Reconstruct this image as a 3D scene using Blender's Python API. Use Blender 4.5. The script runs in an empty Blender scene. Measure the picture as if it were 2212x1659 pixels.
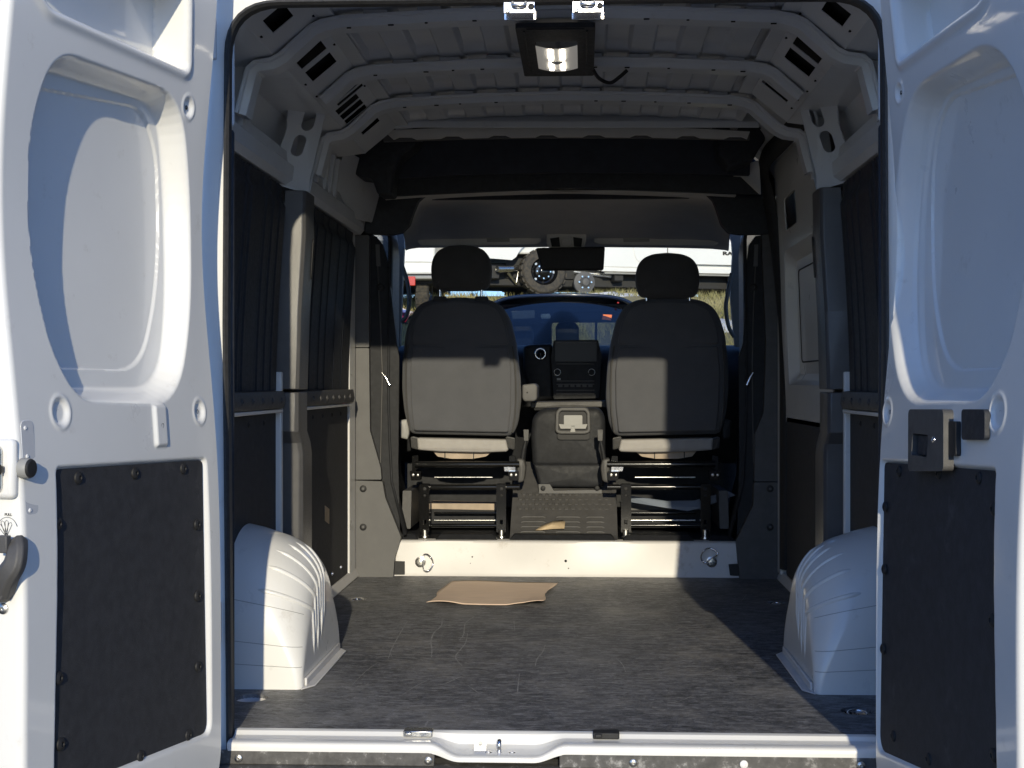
import bpy, bmesh, math, random
import numpy as np
from mathutils import Vector, Matrix
from mathutils.geometry import tessellate_polygon
random.seed(7)
R = math.radians
sc = bpy.context.scene

# ---------------------------------------------------------------- camera, sky, sun, exposure
CAM = Vector((0.075, -3.2, 0.86)); YAW = R(2.3); FP = 2835.0; PW, PH = 2212.0, 1659.0
SHX = 1260 - 1106 - FP*math.tan(YAW)                  # rest of the off-centre view is lens shift
cam = bpy.data.objects.new('camera', bpy.data.cameras.new('camera')); sc.collection.objects.link(cam)
cam.location = CAM; cam.rotation_euler = (R(90), 0, YAW)
cam.data.sensor_width = 36; cam.data.lens = FP/PW*36; cam.data.shift_x = -SHX/PW
cam.data.clip_start = 0.05; cam.data.clip_end = 3000
sc.camera = cam
SUN_AZ, SUN_EL = R(5.4), R(15.9)                      # the sun stands behind the camera, a little to the right
w = bpy.data.worlds.new('World'); sc.world = w; w.use_nodes = True
nt = w.node_tree; nt.nodes.clear()
sky = nt.nodes.new('ShaderNodeTexSky'); sky.sky_type = 'NISHITA'; sky.sun_disc = False
sky.sun_elevation = SUN_EL; sky.sun_rotation = R(180) - SUN_AZ
sky.air_density = 1.0; sky.dust_density = 0.2; sky.ozone_density = 3.0
bg = nt.nodes.new('ShaderNodeBackground'); bg.inputs['Strength'].default_value = 0.145
wo = nt.nodes.new('ShaderNodeOutputWorld')
tint = nt.nodes.new('ShaderNodeMixRGB'); tint.blend_type = 'MULTIPLY'; tint.inputs[0].default_value = 1; tint.inputs[2].default_value = (.80, 1.0, 1.46, 1)   # camera white balance set for the low sun: shade turns blue
nt.links.new(sky.outputs[0], tint.inputs[1]); nt.links.new(tint.outputs[0], bg.inputs[0]); nt.links.new(bg.outputs[0], wo.inputs[0])
sun = bpy.data.objects.new('sun', bpy.data.lights.new('sun', 'SUN')); sc.collection.objects.link(sun)
sun.data.energy = 3.75; sun.data.angle = R(0.53); sun.data.color = (1.0, 0.895, 0.67)
sdir = Vector((-math.sin(SUN_AZ)*math.cos(SUN_EL), math.cos(SUN_AZ)*math.cos(SUN_EL), -math.sin(SUN_EL)))
sun.rotation_euler = sdir.to_track_quat('-Z', 'Y').to_euler(); sun.location = (3, -30, 12)
vs = sc.view_settings; vs.view_transform = 'Standard'; vs.look = 'None'; vs.exposure = 0.0; vs.gamma = 1.0
vs.use_curve_mapping = False
sc.cycles.max_bounces = 10; sc.cycles.diffuse_bounces = 5; sc.cycles.use_denoising = True

# ---------------------------------------------------------------- helpers
_fw = Vector((-math.sin(YAW), math.cos(YAW), 0)); _rt = Vector((math.cos(YAW), math.sin(YAW), 0))
def ray(u, v):
    return _fw + _rt*((u - 1106 - SHX)/FP) + Vector((0, 0, (829.5 - v)/FP))
def at(u, v, Y):                                      # a measured point at the real distance Y
    d = ray(u, v); return CAM + d*((Y - CAM.y)/d.y)
def link(name, data, parent=None, label=None):
    o = bpy.data.objects.new(name, data); sc.collection.objects.link(o)
    if parent is not None:
        o.parent = parent
        o.matrix_parent_inverse = Matrix.Translation(parent.location).inverted() if parent.type == 'EMPTY' else Matrix()
        if parent.type == 'EMPTY' and parent.rotation_euler.z: o.matrix_parent_inverse = (Matrix.Translation(parent.location) @ parent.rotation_euler.to_matrix().to_4x4()).inverted()
    if label: o['label'] = label
    return o
def tag(o, label, cat, group=None):
    o['label'] = label; o['category'] = cat
    if group: o['group'] = group
    return o
def empty(name, loc, label, cat, group=None):
    o = bpy.data.objects.new(name, None); sc.collection.objects.link(o); o.location = loc; o.empty_display_size = .2
    return tag(o, label, cat, group)
class MB:
    def __init__(s): s.v = []; s.f = []
    def add(s, vs, fs):
        b = len(s.v); s.v += [tuple(p) for p in vs]; s.f += [tuple(i + b for i in f) for f in fs]; return s
    def box(s, x0, x1, y0, y1, z0, z1):
        P = [(x, y, z) for x in (x0, x1) for y in (y0, y1) for z in (z0, z1)]
        return s.add(P, [(0,1,3,2), (4,6,7,5), (0,4,5,1), (2,3,7,6), (0,2,6,4), (1,5,7,3)])
    def hexa(s, q0, q1):                              # two quads with matching corners
        return s.add(list(q0) + list(q1), [(0,1,2,3), (7,6,5,4), (0,4,5,1), (1,5,6,2), (2,6,7,3), (3,7,4,0)])
    def obox(s, c, ax, size):                         # axes are columns of ax
        c = Vector(c); hx, hy, hz = [Vector(a).normalized()*(k/2) for a, k in zip(ax, size)]
        return s.hexa([c-hx-hy-hz, c+hx-hy-hz, c+hx+hy-hz, c-hx+hy-hz], [c-hx-hy+hz, c+hx-hy+hz, c+hx+hy+hz, c-hx+hy+hz])
    def cyl(s, p0, p1, r0, r1=None, n=18, cap=True):
        p0, p1 = Vector(p0), Vector(p1); r1 = r0 if r1 is None else r1
        d = (p1 - p0).normalized(); a = d.orthogonal().normalized(); b = d.cross(a)
        P = [p0 + (a*math.cos(t) + b*math.sin(t))*r0 for t in [2*math.pi*i/n for i in range(n)]]
        P += [p1 + (a*math.cos(t) + b*math.sin(t))*r1 for t in [2*math.pi*i/n for i in range(n)]]
        F = [(i, (i+1) % n, n + (i+1) % n, n + i) for i in range(n)]
        if cap: F += [tuple(range(n))[::-1], tuple(range(n, 2*n))]
        return s.add(P, F)
    def tube(s, pts, r, n=8, closed=False, cap=True):
        pts = [Vector(p) for p in pts]; m = len(pts); P = []; a = None
        for i, p in enumerate(pts):
            t = (pts[(i+1) % m] - pts[i-1]) if closed or 0 < i < m-1 else (pts[1]-pts[0] if i == 0 else pts[-1]-pts[-2])
            t.normalize()
            a = t.orthogonal().normalized() if a is None else (a - t*a.dot(t)).normalized()
            b = t.cross(a); rr = r[i] if isinstance(r, (list, tuple)) else r
            P += [p + (a*math.cos(2*math.pi*k/n) + b*math.sin(2*math.pi*k/n))*rr for k in range(n)]
        F = []
        for i in range(m if closed else m-1):
            j = (i+1) % m
            F += [(i*n+k, i*n+(k+1) % n, j*n+(k+1) % n, j*n+k) for k in range(n)]
        if cap and not closed: F += [tuple(range(n))[::-1], tuple(range((m-1)*n, m*n))]
        return s.add(P, F)
    def prism(s, poly, vec):
        poly = [Vector(p) for p in poly]; vec = Vector(vec); n = len(poly)
        return s.add(poly + [p + vec for p in poly], [tuple(range(n))[::-1], tuple(range(n, 2*n))] + [(i, (i+1) % n, n+(i+1) % n, n+i) for i in range(n)])
    def grid(s, fn, us, vv, wrap=False):
        P = [fn(u, v) for v in vv for u in us]; n = len(us); F = []
        for j in range(len(vv)-1):
            for i in range(n if wrap else n-1):
                k = (i+1) % n; F.append((j*n+i, j*n+k, (j+1)*n+k, (j+1)*n+i))
        return s.add(P, F)
    def plate(s, outer, holes, mp, vec):              # flat sheet with real holes; mp maps 2D to 3D, vec is the thickness
        loops = [[Vector((x, y, 0)) for x, y in outer]] + [[Vector((x, y, 0)) for x, y in h] for h in holes]
        tri = tessellate_polygon(loops); flat = [p for l in loops for p in l]; n = len(flat)
        vec = Vector(vec); A = [Vector(mp(p.x, p.y)) for p in flat]
        F = [tuple(t) for t in tri] + [tuple(i+n for i in t[::-1]) for t in tri]; b = 0
        for l in loops:
            m = len(l); F += [(b+i, b+(i+1) % m, b+(i+1) % m+n, b+i+n) for i in range(m)]; b += m
        return s.add(A + [p + vec for p in A], F)
    def lathe(s, prof, c, axis, n=32):                # prof: (radius, height along axis)
        c = Vector(c); d = Vector(axis).normalized(); a = d.orthogonal().normalized(); b = d.cross(a); P = []
        for r, h in prof:
            P += [c + d*h + (a*math.cos(2*math.pi*k/n) + b*math.sin(2*math.pi*k/n))*r for k in range(n)]
        return s.add(P, [(i*n+k, i*n+(k+1) % n, (i+1)*n+(k+1) % n, (i+1)*n+k) for i in range(len(prof)-1) for k in range(n)])
    def mirror(s): s.v = [(-x, y, z) for x, y, z in s.v]; s.f = [f[::-1] for f in s.f]; return s
    def build(s, name, mat, parent=None, bevel=0, smooth=38, label=None, seg=2, sub=0, fix=True):
        me = bpy.data.meshes.new(name); me.from_pydata(s.v, [], s.f)
        if fix:
            bm = bmesh.new(); bm.from_mesh(me); bmesh.ops.recalc_face_normals(bm, faces=bm.faces[:]); bm.to_mesh(me); bm.free()
        me.materials.append(MAT[mat] if isinstance(mat, str) else mat)
        if smooth:
            me.shade_smooth(); me.set_sharp_from_angle(angle=R(smooth))
        o = link(name, me, parent, label)
        if bevel:
            m = o.modifiers.new('bevel', 'BEVEL'); m.width = bevel; m.segments = seg; m.limit_method = 'ANGLE'; m.angle_limit = R(40)
            m.use_clamp_overlap = True
        if sub:
            m = o.modifiers.new('sub', 'SUBSURF'); m.levels = m.render_levels = sub
        return o
def rpoly(pts, r, seg=6):                             # round the corners of a 2D polygon
    out = []; n = len(pts); rs = r if isinstance(r, (list, tuple)) else [r]*n
    for i in range(n):
        p, a, b = (Vector(pts[k]).to_2d() for k in (i, i-1, (i+1) % n)); q = rs[i]
        da, db = (a-p), (b-p); q = min(q, da.length*.49, db.length*.49)
        if q < 1e-5: out.append((p.x, p.y)); continue
        p0, p1 = p + da.normalized()*q, p + db.normalized()*q
        for k in range(seg+1):
            t = k/seg; x = p0*(1-t)**2 + p*2*t*(1-t) + p1*t*t; out.append((x.x, x.y))
    return out
def rect(x0, x1, y0, y1, r=0, seg=4):
    P = [(x0, y0), (x1, y0), (x1, y1), (x0, y1)]
    return rpoly(P, r, seg) if r else P
def spl(pts, n=8, closed=False):                      # Catmull-Rom through points
    pts = [Vector(p) for p in pts]; m = len(pts); out = []
    for i in range(m if closed else m-1):
        g = (lambda k: pts[k % m]) if closed else (lambda k: pts[max(0, min(m-1, k))])
        a, b, c, d = g(i-1), g(i), g(i+1), g(i+2)
        for k in range(n):
            t = k/n; out.append(.5*((2*b) + (c-a)*t + (2*a-5*b+4*c-d)*t*t + (3*b-a-3*c+d)*t**3))
    if not closed: out.append(pts[-1])
    return out
def pillow(mb, outline, place, thick, edge=.03, bulge=.012, rings=5):
    # a padded cushion: 2D outline, place(x, y, h) to 3D, h from 0 (back) to thick
    O = [Vector(p) for p in outline]; n = len(O); c = sum(O, Vector((0, 0)))/n
    area = sum(O[i].x*O[(i+1)%n].y - O[(i+1)%n].x*O[i].y for i in range(n)); sg = 1 if area > 0 else -1
    N = []
    for i in range(n):
        t = (O[(i+1) % n] - O[i-1]).normalized(); N.append(Vector((-t.y, t.x))*sg)
    ringdef = [(edge*(1-math.sin(t)), edge*(1-math.cos(t))) for t in [math.pi/2*k/rings for k in range(rings+1)]]
    up = [(ins, thick-hh) for ins, hh in reversed(ringdef)]
    rows = []
    for s_ in (.25, .5, .75, .92):                    # bulged back face
        rows.append([(c + ((O[i]+N[i]*edge)-c)*s_, -bulge*(1-s_*s_)) for i in range(n)])
    for ins, hh in ringdef + up: rows.append([(O[i]+N[i]*ins, hh) for i in range(n)])
    for s_ in (.92, .75, .5, .25):
        rows.append([(c + ((O[i]+N[i]*edge)-c)*s_, thick+bulge*(1-s_*s_)) for i in range(n)])
    P = [place(p.x, p.y, h) for r in rows for p, h in r]; m = len(rows)
    F = [(j*n+i, j*n+(i+1) % n, (j+1)*n+(i+1) % n, (j+1)*n+i) for j in range(m-1) for i in range(n)]
    P += [place(c.x, c.y, -bulge), place(c.x, c.y, thick+bulge)]
    F += [(len(P)-2, (i+1) % n, i) for i in range(n)] + [(len(P)-1, (m-1)*n+i, (m-1)*n+(i+1) % n) for i in range(n)]
    return mb.add(P, F)

# ---------------------------------------------------------------- materials
MAT = {}
def mat(name, col, rough=.5, metal=0, spec=.5, coat=0, coatr=.05, var=0, vscale=20, bump=0, bscale=200, rvar=0, sheen=0, stretch=None, col2=None, dirt=None):
    m = bpy.data.materials.new(name); m.use_nodes = True; n = m.node_tree.nodes; l = m.node_tree.links
    b = n['Principled BSDF']; b.inputs['Base Color'].default_value = (*col, 1); b.inputs['Roughness'].default_value = rough
    b.inputs['Metallic'].default_value = metal; b.inputs['Specular IOR Level'].default_value = spec
    b.inputs['Coat Weight'].default_value = coat; b.inputs['Coat Roughness'].default_value = coatr
    if sheen: b.inputs['Sheen Weight'].default_value = sheen; b.inputs['Sheen Roughness'].default_value = .5
    tc = n.new('ShaderNodeTexCoord'); mp = n.new('ShaderNodeMapping'); l.new(tc.outputs['Object'], mp.inputs[0])
    if stretch: mp.inputs['Scale'].default_value = stretch
    def noise(s, d=5, r=.6):
        x = n.new('ShaderNodeTexNoise'); x.inputs['Scale'].default_value = s; x.inputs['Detail'].default_value = d
        x.inputs['Roughness'].default_value = r; l.new(mp.outputs[0], x.inputs[0]); return x
    if var or col2:
        x = noise(vscale); rp = n.new('ShaderNodeValToRGB'); l.new(x.outputs[0], rp.inputs[0])
        c2 = col2 or tuple(min(1, k*(1+var)) for k in col); c1 = col if col2 else tuple(k*(1-var) for k in col)
        rp.color_ramp.elements[0].position = .35; rp.color_ramp.elements[1].position = .68
        rp.color_ramp.elements[0].color = (*c1, 1); rp.color_ramp.elements[1].color = (*c2, 1)
        out = rp.outputs[0]
        if dirt:                                      # (colour, scale, threshold, amount) patches of grime
            y = noise(dirt[1], 8, .7); r2 = n.new('ShaderNodeValToRGB'); l.new(y.outputs[0], r2.inputs[0])
            r2.color_ramp.elements[0].position = dirt[2]; r2.color_ramp.elements[1].position = dirt[2] + .14
            r2.color_ramp.elements[1].color = (dirt[3],)*3 + (1,)
            mx = n.new('ShaderNodeMixRGB'); l.new(r2.outputs[0], mx.inputs[0]); l.new(out, mx.inputs[1]); mx.inputs[2].default_value = (*dirt[0], 1); out = mx.outputs[0]
        l.new(out, b.inputs['Base Color'])
    if rvar:
        x = noise(vscale*1.7); mr = n.new('ShaderNodeMapRange'); l.new(x.outputs[0], mr.inputs[0])
        mr.inputs[1].default_value = .3; mr.inputs[2].default_value = .7
        mr.inputs[3].default_value = max(0, rough-rvar); mr.inputs[4].default_value = min(1, rough+rvar); l.new(mr.outputs[0], b.inputs['Roughness'])
    if bump:
        x = noise(bscale, 3); bp = n.new('ShaderNodeBump'); bp.inputs['Strength'].default_value = bump; bp.inputs['Distance'].default_value = .002
        l.new(x.outputs[0], bp.inputs['Height']); l.new(bp.outputs[0], b.inputs['Normal'])
    MAT[name] = m; return m
mat('white_paint', (.79, .785, .76), .33, coat=.5, var=.02, vscale=3, rvar=.07, dirt=((.50, .47, .42), 13, .61, .45))
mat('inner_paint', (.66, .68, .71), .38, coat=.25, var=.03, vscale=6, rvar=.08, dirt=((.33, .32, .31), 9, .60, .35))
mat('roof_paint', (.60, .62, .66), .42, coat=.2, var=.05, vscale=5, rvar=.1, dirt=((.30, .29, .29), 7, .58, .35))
mat('step_paint', (.66, .645, .63), .4, var=.04, vscale=5, dirt=((.40, .35, .29), 11, .58, .6))
mat('liner', (.021, .024, .031), .62, var=.25, vscale=40, bump=.35, bscale=420, rvar=.08)
mat('liner_flat', (.022, .023, .027), .75, col2=(.034, .035, .040), vscale=38, bump=.5, bscale=300, dirt=((.11, .11, .11), 9, .60, .45))
mat('trim', (.075, .073, .072), .55, var=.12, vscale=25, bump=.3, bscale=500, rvar=.06)
mat('trim_grey', (.105, .104, .104), .6, var=.06, vscale=18, bump=.25, bscale=500)
mat('rubber', (.016, .016, .017), .62, var=.2, vscale=60)
mat('headliner', (.66, .64, .61), .85, var=.04, vscale=9, bump=.3, bscale=700)
mat('fabric', (.090, .093, .104), .85, var=.06, vscale=12, bump=.6, bscale=900, sheen=.15, dirt=((.19, .18, .17), 11, .63, .3))
mat('fabric_dark', (.055, .054, .054), .85, var=.08, vscale=14, bump=.6, bscale=900, sheen=.15)
mat('fabric_light', (.36, .345, .33), .8, var=.05, vscale=20, bump=.4, bscale=800)
mat('cab_black', (.02, .021, .024), .55, spec=.22, var=.2, vscale=30, bump=.25, bscale=450, rvar=.08)
mat('black_metal', (.008, .008, .008), .11, spec=.5)
mat('bright_steel', (.72, .72, .70), .42, metal=1, rvar=.08, vscale=30)
mat('film', (.58, .59, .61), .22, coat=.4)
mat('screen_black', (.006, .006, .007), .35, spec=.25)
mat('seal', (.045, .044, .043), .6, var=.2, vscale=60)
mat('post_plastic', (.085, .084, .086), .33, var=.08, vscale=18, bump=.25, bscale=500)
mat('chrome', (.82, .82, .84), .14, metal=1, rvar=.06, vscale=30)
mat('zinc', (.62, .61, .58), .3, metal=1, var=.1, vscale=40, rvar=.1)
mat('scratch', (.22, .22, .22), .7, col2=(.36, .36, .36), vscale=60)
mat('dark_void', (.01, .01, .011), .9)  # near-black colour stands in for the shade inside holes and hollows
mat('kraft', (.78, .60, .46), .85, var=.05, vscale=10, bump=.3, bscale=350, stretch=(1, 6, 1))
mat('tan_scrap', (.52, .40, .25), .8, var=.2, vscale=14, bump=.3, bscale=200)
mat('wood_tan', (.42, .34, .26), .8, var=.15, vscale=14)
mat('plastic_grey', (.30, .30, .29), .5, var=.05, vscale=10)
mat('blue_paint', (.010, .020, .050), .25, coat=.5, var=.1, vscale=3)
mat('red_paint', (.45, .02, .06), .25, coat=1)
mat('orange', (.85, .16, .03), .5)
mat('red_lens', (.6, .04, .02), .25, coat=.5)
mat('tyre', (.035, .034, .032), .8, var=.2, vscale=20, col2=(.09, .075, .055), bump=.4, bscale=60)
mat('snow', (.86, .88, .92), .6, var=.04, vscale=6, bump=.5, bscale=20)
mat('ink', (.03, .03, .032), .6)
mat('white_print', (.82, .82, .81), .5)
mat('lens_grey', (.55, .55, .53), .35)
def glass(name, col, mixf, rough=.02):
    m = bpy.data.materials.new(name); m.use_nodes = True; n = m.node_tree.nodes; l = m.node_tree.links; n.clear()
    o = n.new('ShaderNodeOutputMaterial'); t = n.new('ShaderNodeBsdfTransparent'); t.inputs[0].default_value = (*col, 1)
    g = n.new('ShaderNodeBsdfGlossy'); g.inputs['Roughness'].default_value = rough; f = n.new('ShaderNodeLayerWeight'); f.inputs[0].default_value = .3
    mr = n.new('ShaderNodeMath'); mr.operation = 'MULTIPLY'; mr.inputs[1].default_value = mixf; l.new(f.outputs['Fresnel'], mr.inputs[0])
    x = n.new('ShaderNodeMixShader'); l.new(mr.outputs[0], x.inputs[0]); l.new(t.outputs[0], x.inputs[1]); l.new(g.outputs[0], x.inputs[2]); l.new(x.outputs[0], o.inputs[0])
    MAT[name] = m
glass('windscreen_glass', (.93, .95, .94), .35)
glass('blue_tint_glass', (.34, .42, .50), .3)
def emit(name, col, s):
    m = bpy.data.materials.new(name); m.use_nodes = True; b = m.node_tree.nodes['Principled BSDF']
    b.inputs['Base Color'].default_value = (.8, .8, .78, 1); b.inputs['Emission Color'].default_value = (*col, 1); b.inputs['Emission Strength'].default_value = s; MAT[name] = m
emit('lamp_glow', (1, .90, .74), 5.0); emit('lamp_lens', (1, .93, .82), .14)
def floor_mat():
    m = bpy.data.materials.new('floor_vinyl'); m.use_nodes = True; n = m.node_tree.nodes; l = m.node_tree.links; b = n['Principled BSDF']
    tc = n.new('ShaderNodeTexCoord')
    def noise(scale, stretch, d=6, r=.65, dist=0):
        mp = n.new('ShaderNodeMapping'); mp.inputs['Scale'].default_value = stretch; l.new(tc.outputs['Object'], mp.inputs[0])
        x = n.new('ShaderNodeTexNoise'); x.inputs['Scale'].default_value = scale; x.inputs['Detail'].default_value = d; x.inputs['Roughness'].default_value = r
        x.inputs['Distortion'].default_value = dist; l.new(mp.outputs[0], x.inputs[0]); return x.outputs[0]
    def ramp(src, p0, p1, a, c):
        r = n.new('ShaderNodeValToRGB'); l.new(src, r.inputs[0]); r.color_ramp.elements[0].position = p0; r.color_ramp.elements[1].position = p1
        r.color_ramp.elements[0].color = (*a, 1); r.color_ramp.elements[1].color = (*c, 1); return r.outputs[0]
    def mix(f, a, c):
        x = n.new('ShaderNodeMixRGB'); l.new(f, x.inputs[0]); l.new(a, x.inputs[1])
        if isinstance(c, tuple): x.inputs[2].default_value = (*c, 1)
        else: l.new(c, x.inputs[2])
        return x.outputs[0]
    k = (0,)*3
    base = ramp(noise(1.7, (1, 1, 1)), .35, .7, (.056, .058, .064), (.165, .169, .178))
    grain = ramp(noise(15, (1, 3.0, 1), 9, .78, .8), .46, .70, k, (.8,)*3)     # short cross-wise scuffs of the embossed vinyl
    c1 = mix(grain, base, (.40, .40, .41))
    fib = ramp(noise(48, (1, 2.2, 1), 4, .7, 2.6), .57, .66, k, (.5,)*3)
    c2 = mix(fib, c1, (.52, .52, .53))
    dark = ramp(noise(22, (1, 2.8, 1), 7, .75, 1.2), .50, .62, k, (.85,)*3)
    c3 = mix(dark, c2, (.032, .032, .034))
    dust = ramp(noise(3.2, (1, 1, 1), 6, .6), .50, .74, k, (.40,)*3)
    c4 = mix(dust, c3, (.42, .40, .36))
    l.new(c4, b.inputs['Base Color']); b.inputs['Roughness'].default_value = .52; b.inputs['Specular IOR Level'].default_value = .4
    bp = n.new('ShaderNodeBump'); bp.inputs['Strength'].default_value = .7; bp.inputs['Distance'].default_value = .004
    l.new(noise(48, (1, 2.4, 1), 5, .7, 1.2), bp.inputs['Height']); l.new(bp.outputs[0], b.inputs['Normal'])
    MAT['floor_vinyl'] = m
floor_mat()
def ground_mat():
    mat('dark_ground', (.035, .036, .038), .9, col2=(.075, .074, .072), vscale=1.5, bump=.6, bscale=60)
    mat('bank_soil', (.22, .20, .11), .95, col2=(.34, .30, .18), vscale=2.5, bump=.8, bscale=14)
    m = mat('grass_blade', (.28, .27, .10), .8, col2=(.50, .44, .24), vscale=1.2)
ground_mat()
# ---------------------------------------------------------------- ground and the grass bank ahead of the van
def sstep(a, b, x):
    t = max(0., min(1., (x-a)/(b-a))); return t*t*(3-2*t)
def gz(x, y):
    z = -.60
    if y > 9: z += 3.02*min(1, max(0, (y-9)/11.2)) if y < 20.2 else 3.02
    return z + (.05*math.sin(x*.9+y*.7) + .03*math.sin(x*2.3-y*1.9))*(1 if 9.5 < y < 20 else .3)
g = MB(); xs = [-500, -120, -40] + [-20+i*.8 for i in range(51)] + [40, 120, 500]
ys = [-500, -100, -30, -12, -4, 0, 4, 8, 9] + [9.4+i*.4 for i in range(28)] + [21.5, 24, 40, 120, 600]
g.grid(lambda x, y: (x, y, gz(x, y)), xs, ys)
o = g.build('ground', 'bank_soil', smooth=80); o['kind'] = 'structure'
g = MB(); g.box(-60, 60, -120, 8.2, -.62, -.575); o = g.build('added_dark_ground', 'dark_ground'); o['kind'] = 'structure'  # unseen dark sheet added to cut the warm light bounced off the ground
g = MB(); rr = random.Random(3)
for i in range(26000):
    x = rr.uniform(-4.6, 4.6); y = rr.uniform(13.5, 20.6) if i % 3 else rr.uniform(17.5, 20.6)
    if math.sin(x*1.7+y*.8)*math.sin(y*1.1-x*.5) < -.55: continue
    h = rr.uniform(.05, .17); a = rr.uniform(0, 6.28); z = gz(x, y)-.01; lx, ly = rr.uniform(-.6, .6)*h, rr.uniform(-.6, .6)*h; b = .008
    g.add([(x-b*math.cos(a), y-b*math.sin(a), z), (x+b*math.cos(a), y+b*math.sin(a), z), (x+lx, y+ly, z+h)], [(0, 1, 2)])
o = g.build('grass', 'grass_blade', smooth=0, fix=False); o['kind'] = 'stuff'; tag(o, 'dry yellowish green grass on the bank seen through the windscreen', 'grass')
def snow(cx, cy, rx, ry, label):
    g = MB(); n = 40; P = [(cx, cy, gz(cx, cy)+.07)]
    for r_, hh in ((.6, .06), (1, -.02)):
        for k in range(n):
            a = 2*math.pi*k/n; q = r_*(1+.22*math.sin(3*a+cx)+.12*math.sin(7*a)); x, y = cx+rx*q*math.cos(a), cy+ry*q*math.sin(a); P.append((x, y, gz(x, y)+hh))
    g.add(P, [(0, 1+k, 1+(k+1) % n) for k in range(n)] + [(1+k, 1+n+k, 1+n+(k+1) % n, 1+(k+1) % n) for k in range(n)])
    o = g.build('snow_patch', 'snow', smooth=80); tag(o, label, 'snow', 'snow patches on the bank')
p = at(1552, 650, 17.6); snow(p.x, 17.6, 1.0, .42, 'patch of melting snow on the grass near the right windscreen pillar')
p = at(1235, 622, 20.2); snow(p.x+.2, 20.0, 1.1, .3, 'strip of snow on the grass by the black steel wheel')

# ---------------------------------------------------------------- the van: shell
VAN = empty('cargo_van', (0, 1.2, -.60), 'white high roof cargo van with both rear doors open, empty cargo bay', 'van')
SKIN = [(0, 1.985), (.60, 1.975), (.74, 1.95), (.86, 1.87), (.945, 1.74), (.985, 1.58), (1.01, 1.25), (1.02, .9), (1.02, .4), (1.005, 0), (.985, -.25)]
WIN = 3.86
def skin_side(s, name):
    g = MB(); prof = spl([Vector((x*s, 0, z)) for x, z in SKIN[1:]], 4)
    g.grid(lambda y, k: (prof[k].x, y, prof[k].z), [0.05, .8, 1.6, 2.4, 2.72], range(len(prof)))
    o = g.build(name, 'inner_paint', VAN, smooth=60); m = o.modifiers.new('s', 'SOLIDIFY'); m.thickness = .004
skin_side(-1, 'side_panel'); skin_side(1, 'side_panel')
BOW = [.47, 1.03, 1.53]                               # roof bows
def roof_z(x, y):
    per, z = .152, 1.925 - .03*(x/.66)**2
    ph = ((x + 10*per + .02) % per)/per; up = sstep(.06, .13, ph) - sstep(.55, .62, ph)
    for b in BOW + [2.02]:
        if b-.085 < y <= b-.03: up *= 1 - sstep(b-.085, b-.04, y)*.85
        elif b-.03 < y < b+.06: up *= .15 + .85*sstep(b+.0, b+.06, y)
    return z + .026*up
g = MB(); yy = [.02, .1]
for b in BOW + [2.02]: yy += [b-.085, b-.07, b-.055, b-.04, b-.03, b, b+.03, b+.06, b+.2]
g.grid(lambda x, y: (x, y, roof_z(x, y)), [-.70 + i*.0038 for i in range(369)], sorted(yy))
g.build('roof_panel', 'roof_paint', VAN, smooth=25, fix=False)
g = MB(); g.grid(lambda x, y: (x, y, 1.99-.04*(x/.75)**2), [-.75, -.4, 0, .4, .75], [-.05, 1, 2, 2.75]); g.build('outer_roof', 'white_paint', VAN)
def sweep_bow(path, y0, y1, th):                      # path of (x, z); inward offset th, width in y
    g = MB(); n = len(path); P = []
    for i in range(n):
        a, b = Vector(path[max(0, i-1)]), Vector(path[min(n-1, i+1)]); t = (b-a).normalized(); nn = Vector((-t.y, t.x))
        if nn.y > 0 and abs(nn.y) > .3 or (abs(nn.y) <= .3 and nn.x*path[i][0] > 0): nn = -nn
        p = Vector(path[i]); q = p + nn*th; e = p + nn*(th*.35)
        P += [(p.x, y0-.012, p.y), (e.x, y0-.010, e.y), (e.x, y0, e.y), (q.x, y0+.008, q.y), (q.x, y1-.008, q.y), (p.x, y1, p.y)]
    F = [(i*6+k, i*6+(k+1) % 6, (i+1)*6+(k+1) % 6, (i+1)*6+k) for i in range(n-1) for k in range(6)]
    return g.add(P, F)
def half_bow(drop):
    h = [(0, 1.908), (.30, 1.902), (.60, 1.888), (.655, 1.878), (.69, 1.862), (.775, 1.785), (.80, 1.772), (.845, 1.765), (.868, 1.745), (.90, 1.62)]
    return [(x, z - drop) for x, z in h]
for b, end, y1 in ((BOW[0], 10, .05), (BOW[1], 6, .055), (BOW[2], 10, .05)):
    h = half_bow(0)[:end]; path = [(-x, z) for x, z in h[::-1]] + h[1:]
    path2 = []
    for i in range(len(path)-1):
        path2 += [tuple(Vector(path[i])*(1-t) + Vector(path[i+1])*t) for t in (0, .5)]
    path2.append(path[-1])
    g = sweep_bow(path2, b-.03, b+y1, .030)
    per = .152
    for k in range(-4, 5):                            # spacers under the low bands of the roof sheet leave dark slots between them
        x = k*per - .02 + per*.80; zz = 1.906-.02*(x/.6)**2
        if abs(x) < .6: g.box(x-.034, x+.034, b-.02, b+.04, zz-.004, zz+.016)
    o = g.build('roof_bow', 'inner_paint', VAN, bevel=.005, smooth=45)
    for k in range(-5, 6):
        if k in (-1, 0): continue
        x = k*.115+rr.uniform(-.03, .03); zz = 1.8755-.02*(x/.6)**2; g = MB(); g.box(x-.004, x+.004+(k % 3)*.004, b-.0245, b-.0215, zz-.0025, zz+.001); g.build('slot', 'dark_void', o)
g = MB(); g.hexa([at(820, 262, 1.98), at(1640, 262, 1.98), at(1640, 276, 1.98), at(820, 276, 1.98)], [at(820, 262, 2.06)+Vector((0,0,.05)), at(1640, 262, 2.06)+Vector((0,0,.05)), at(1640, 274, 2.06), at(820, 274, 2.06)])
g.build('roof_bow', 'inner_paint', VAN, bevel=.004)
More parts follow.
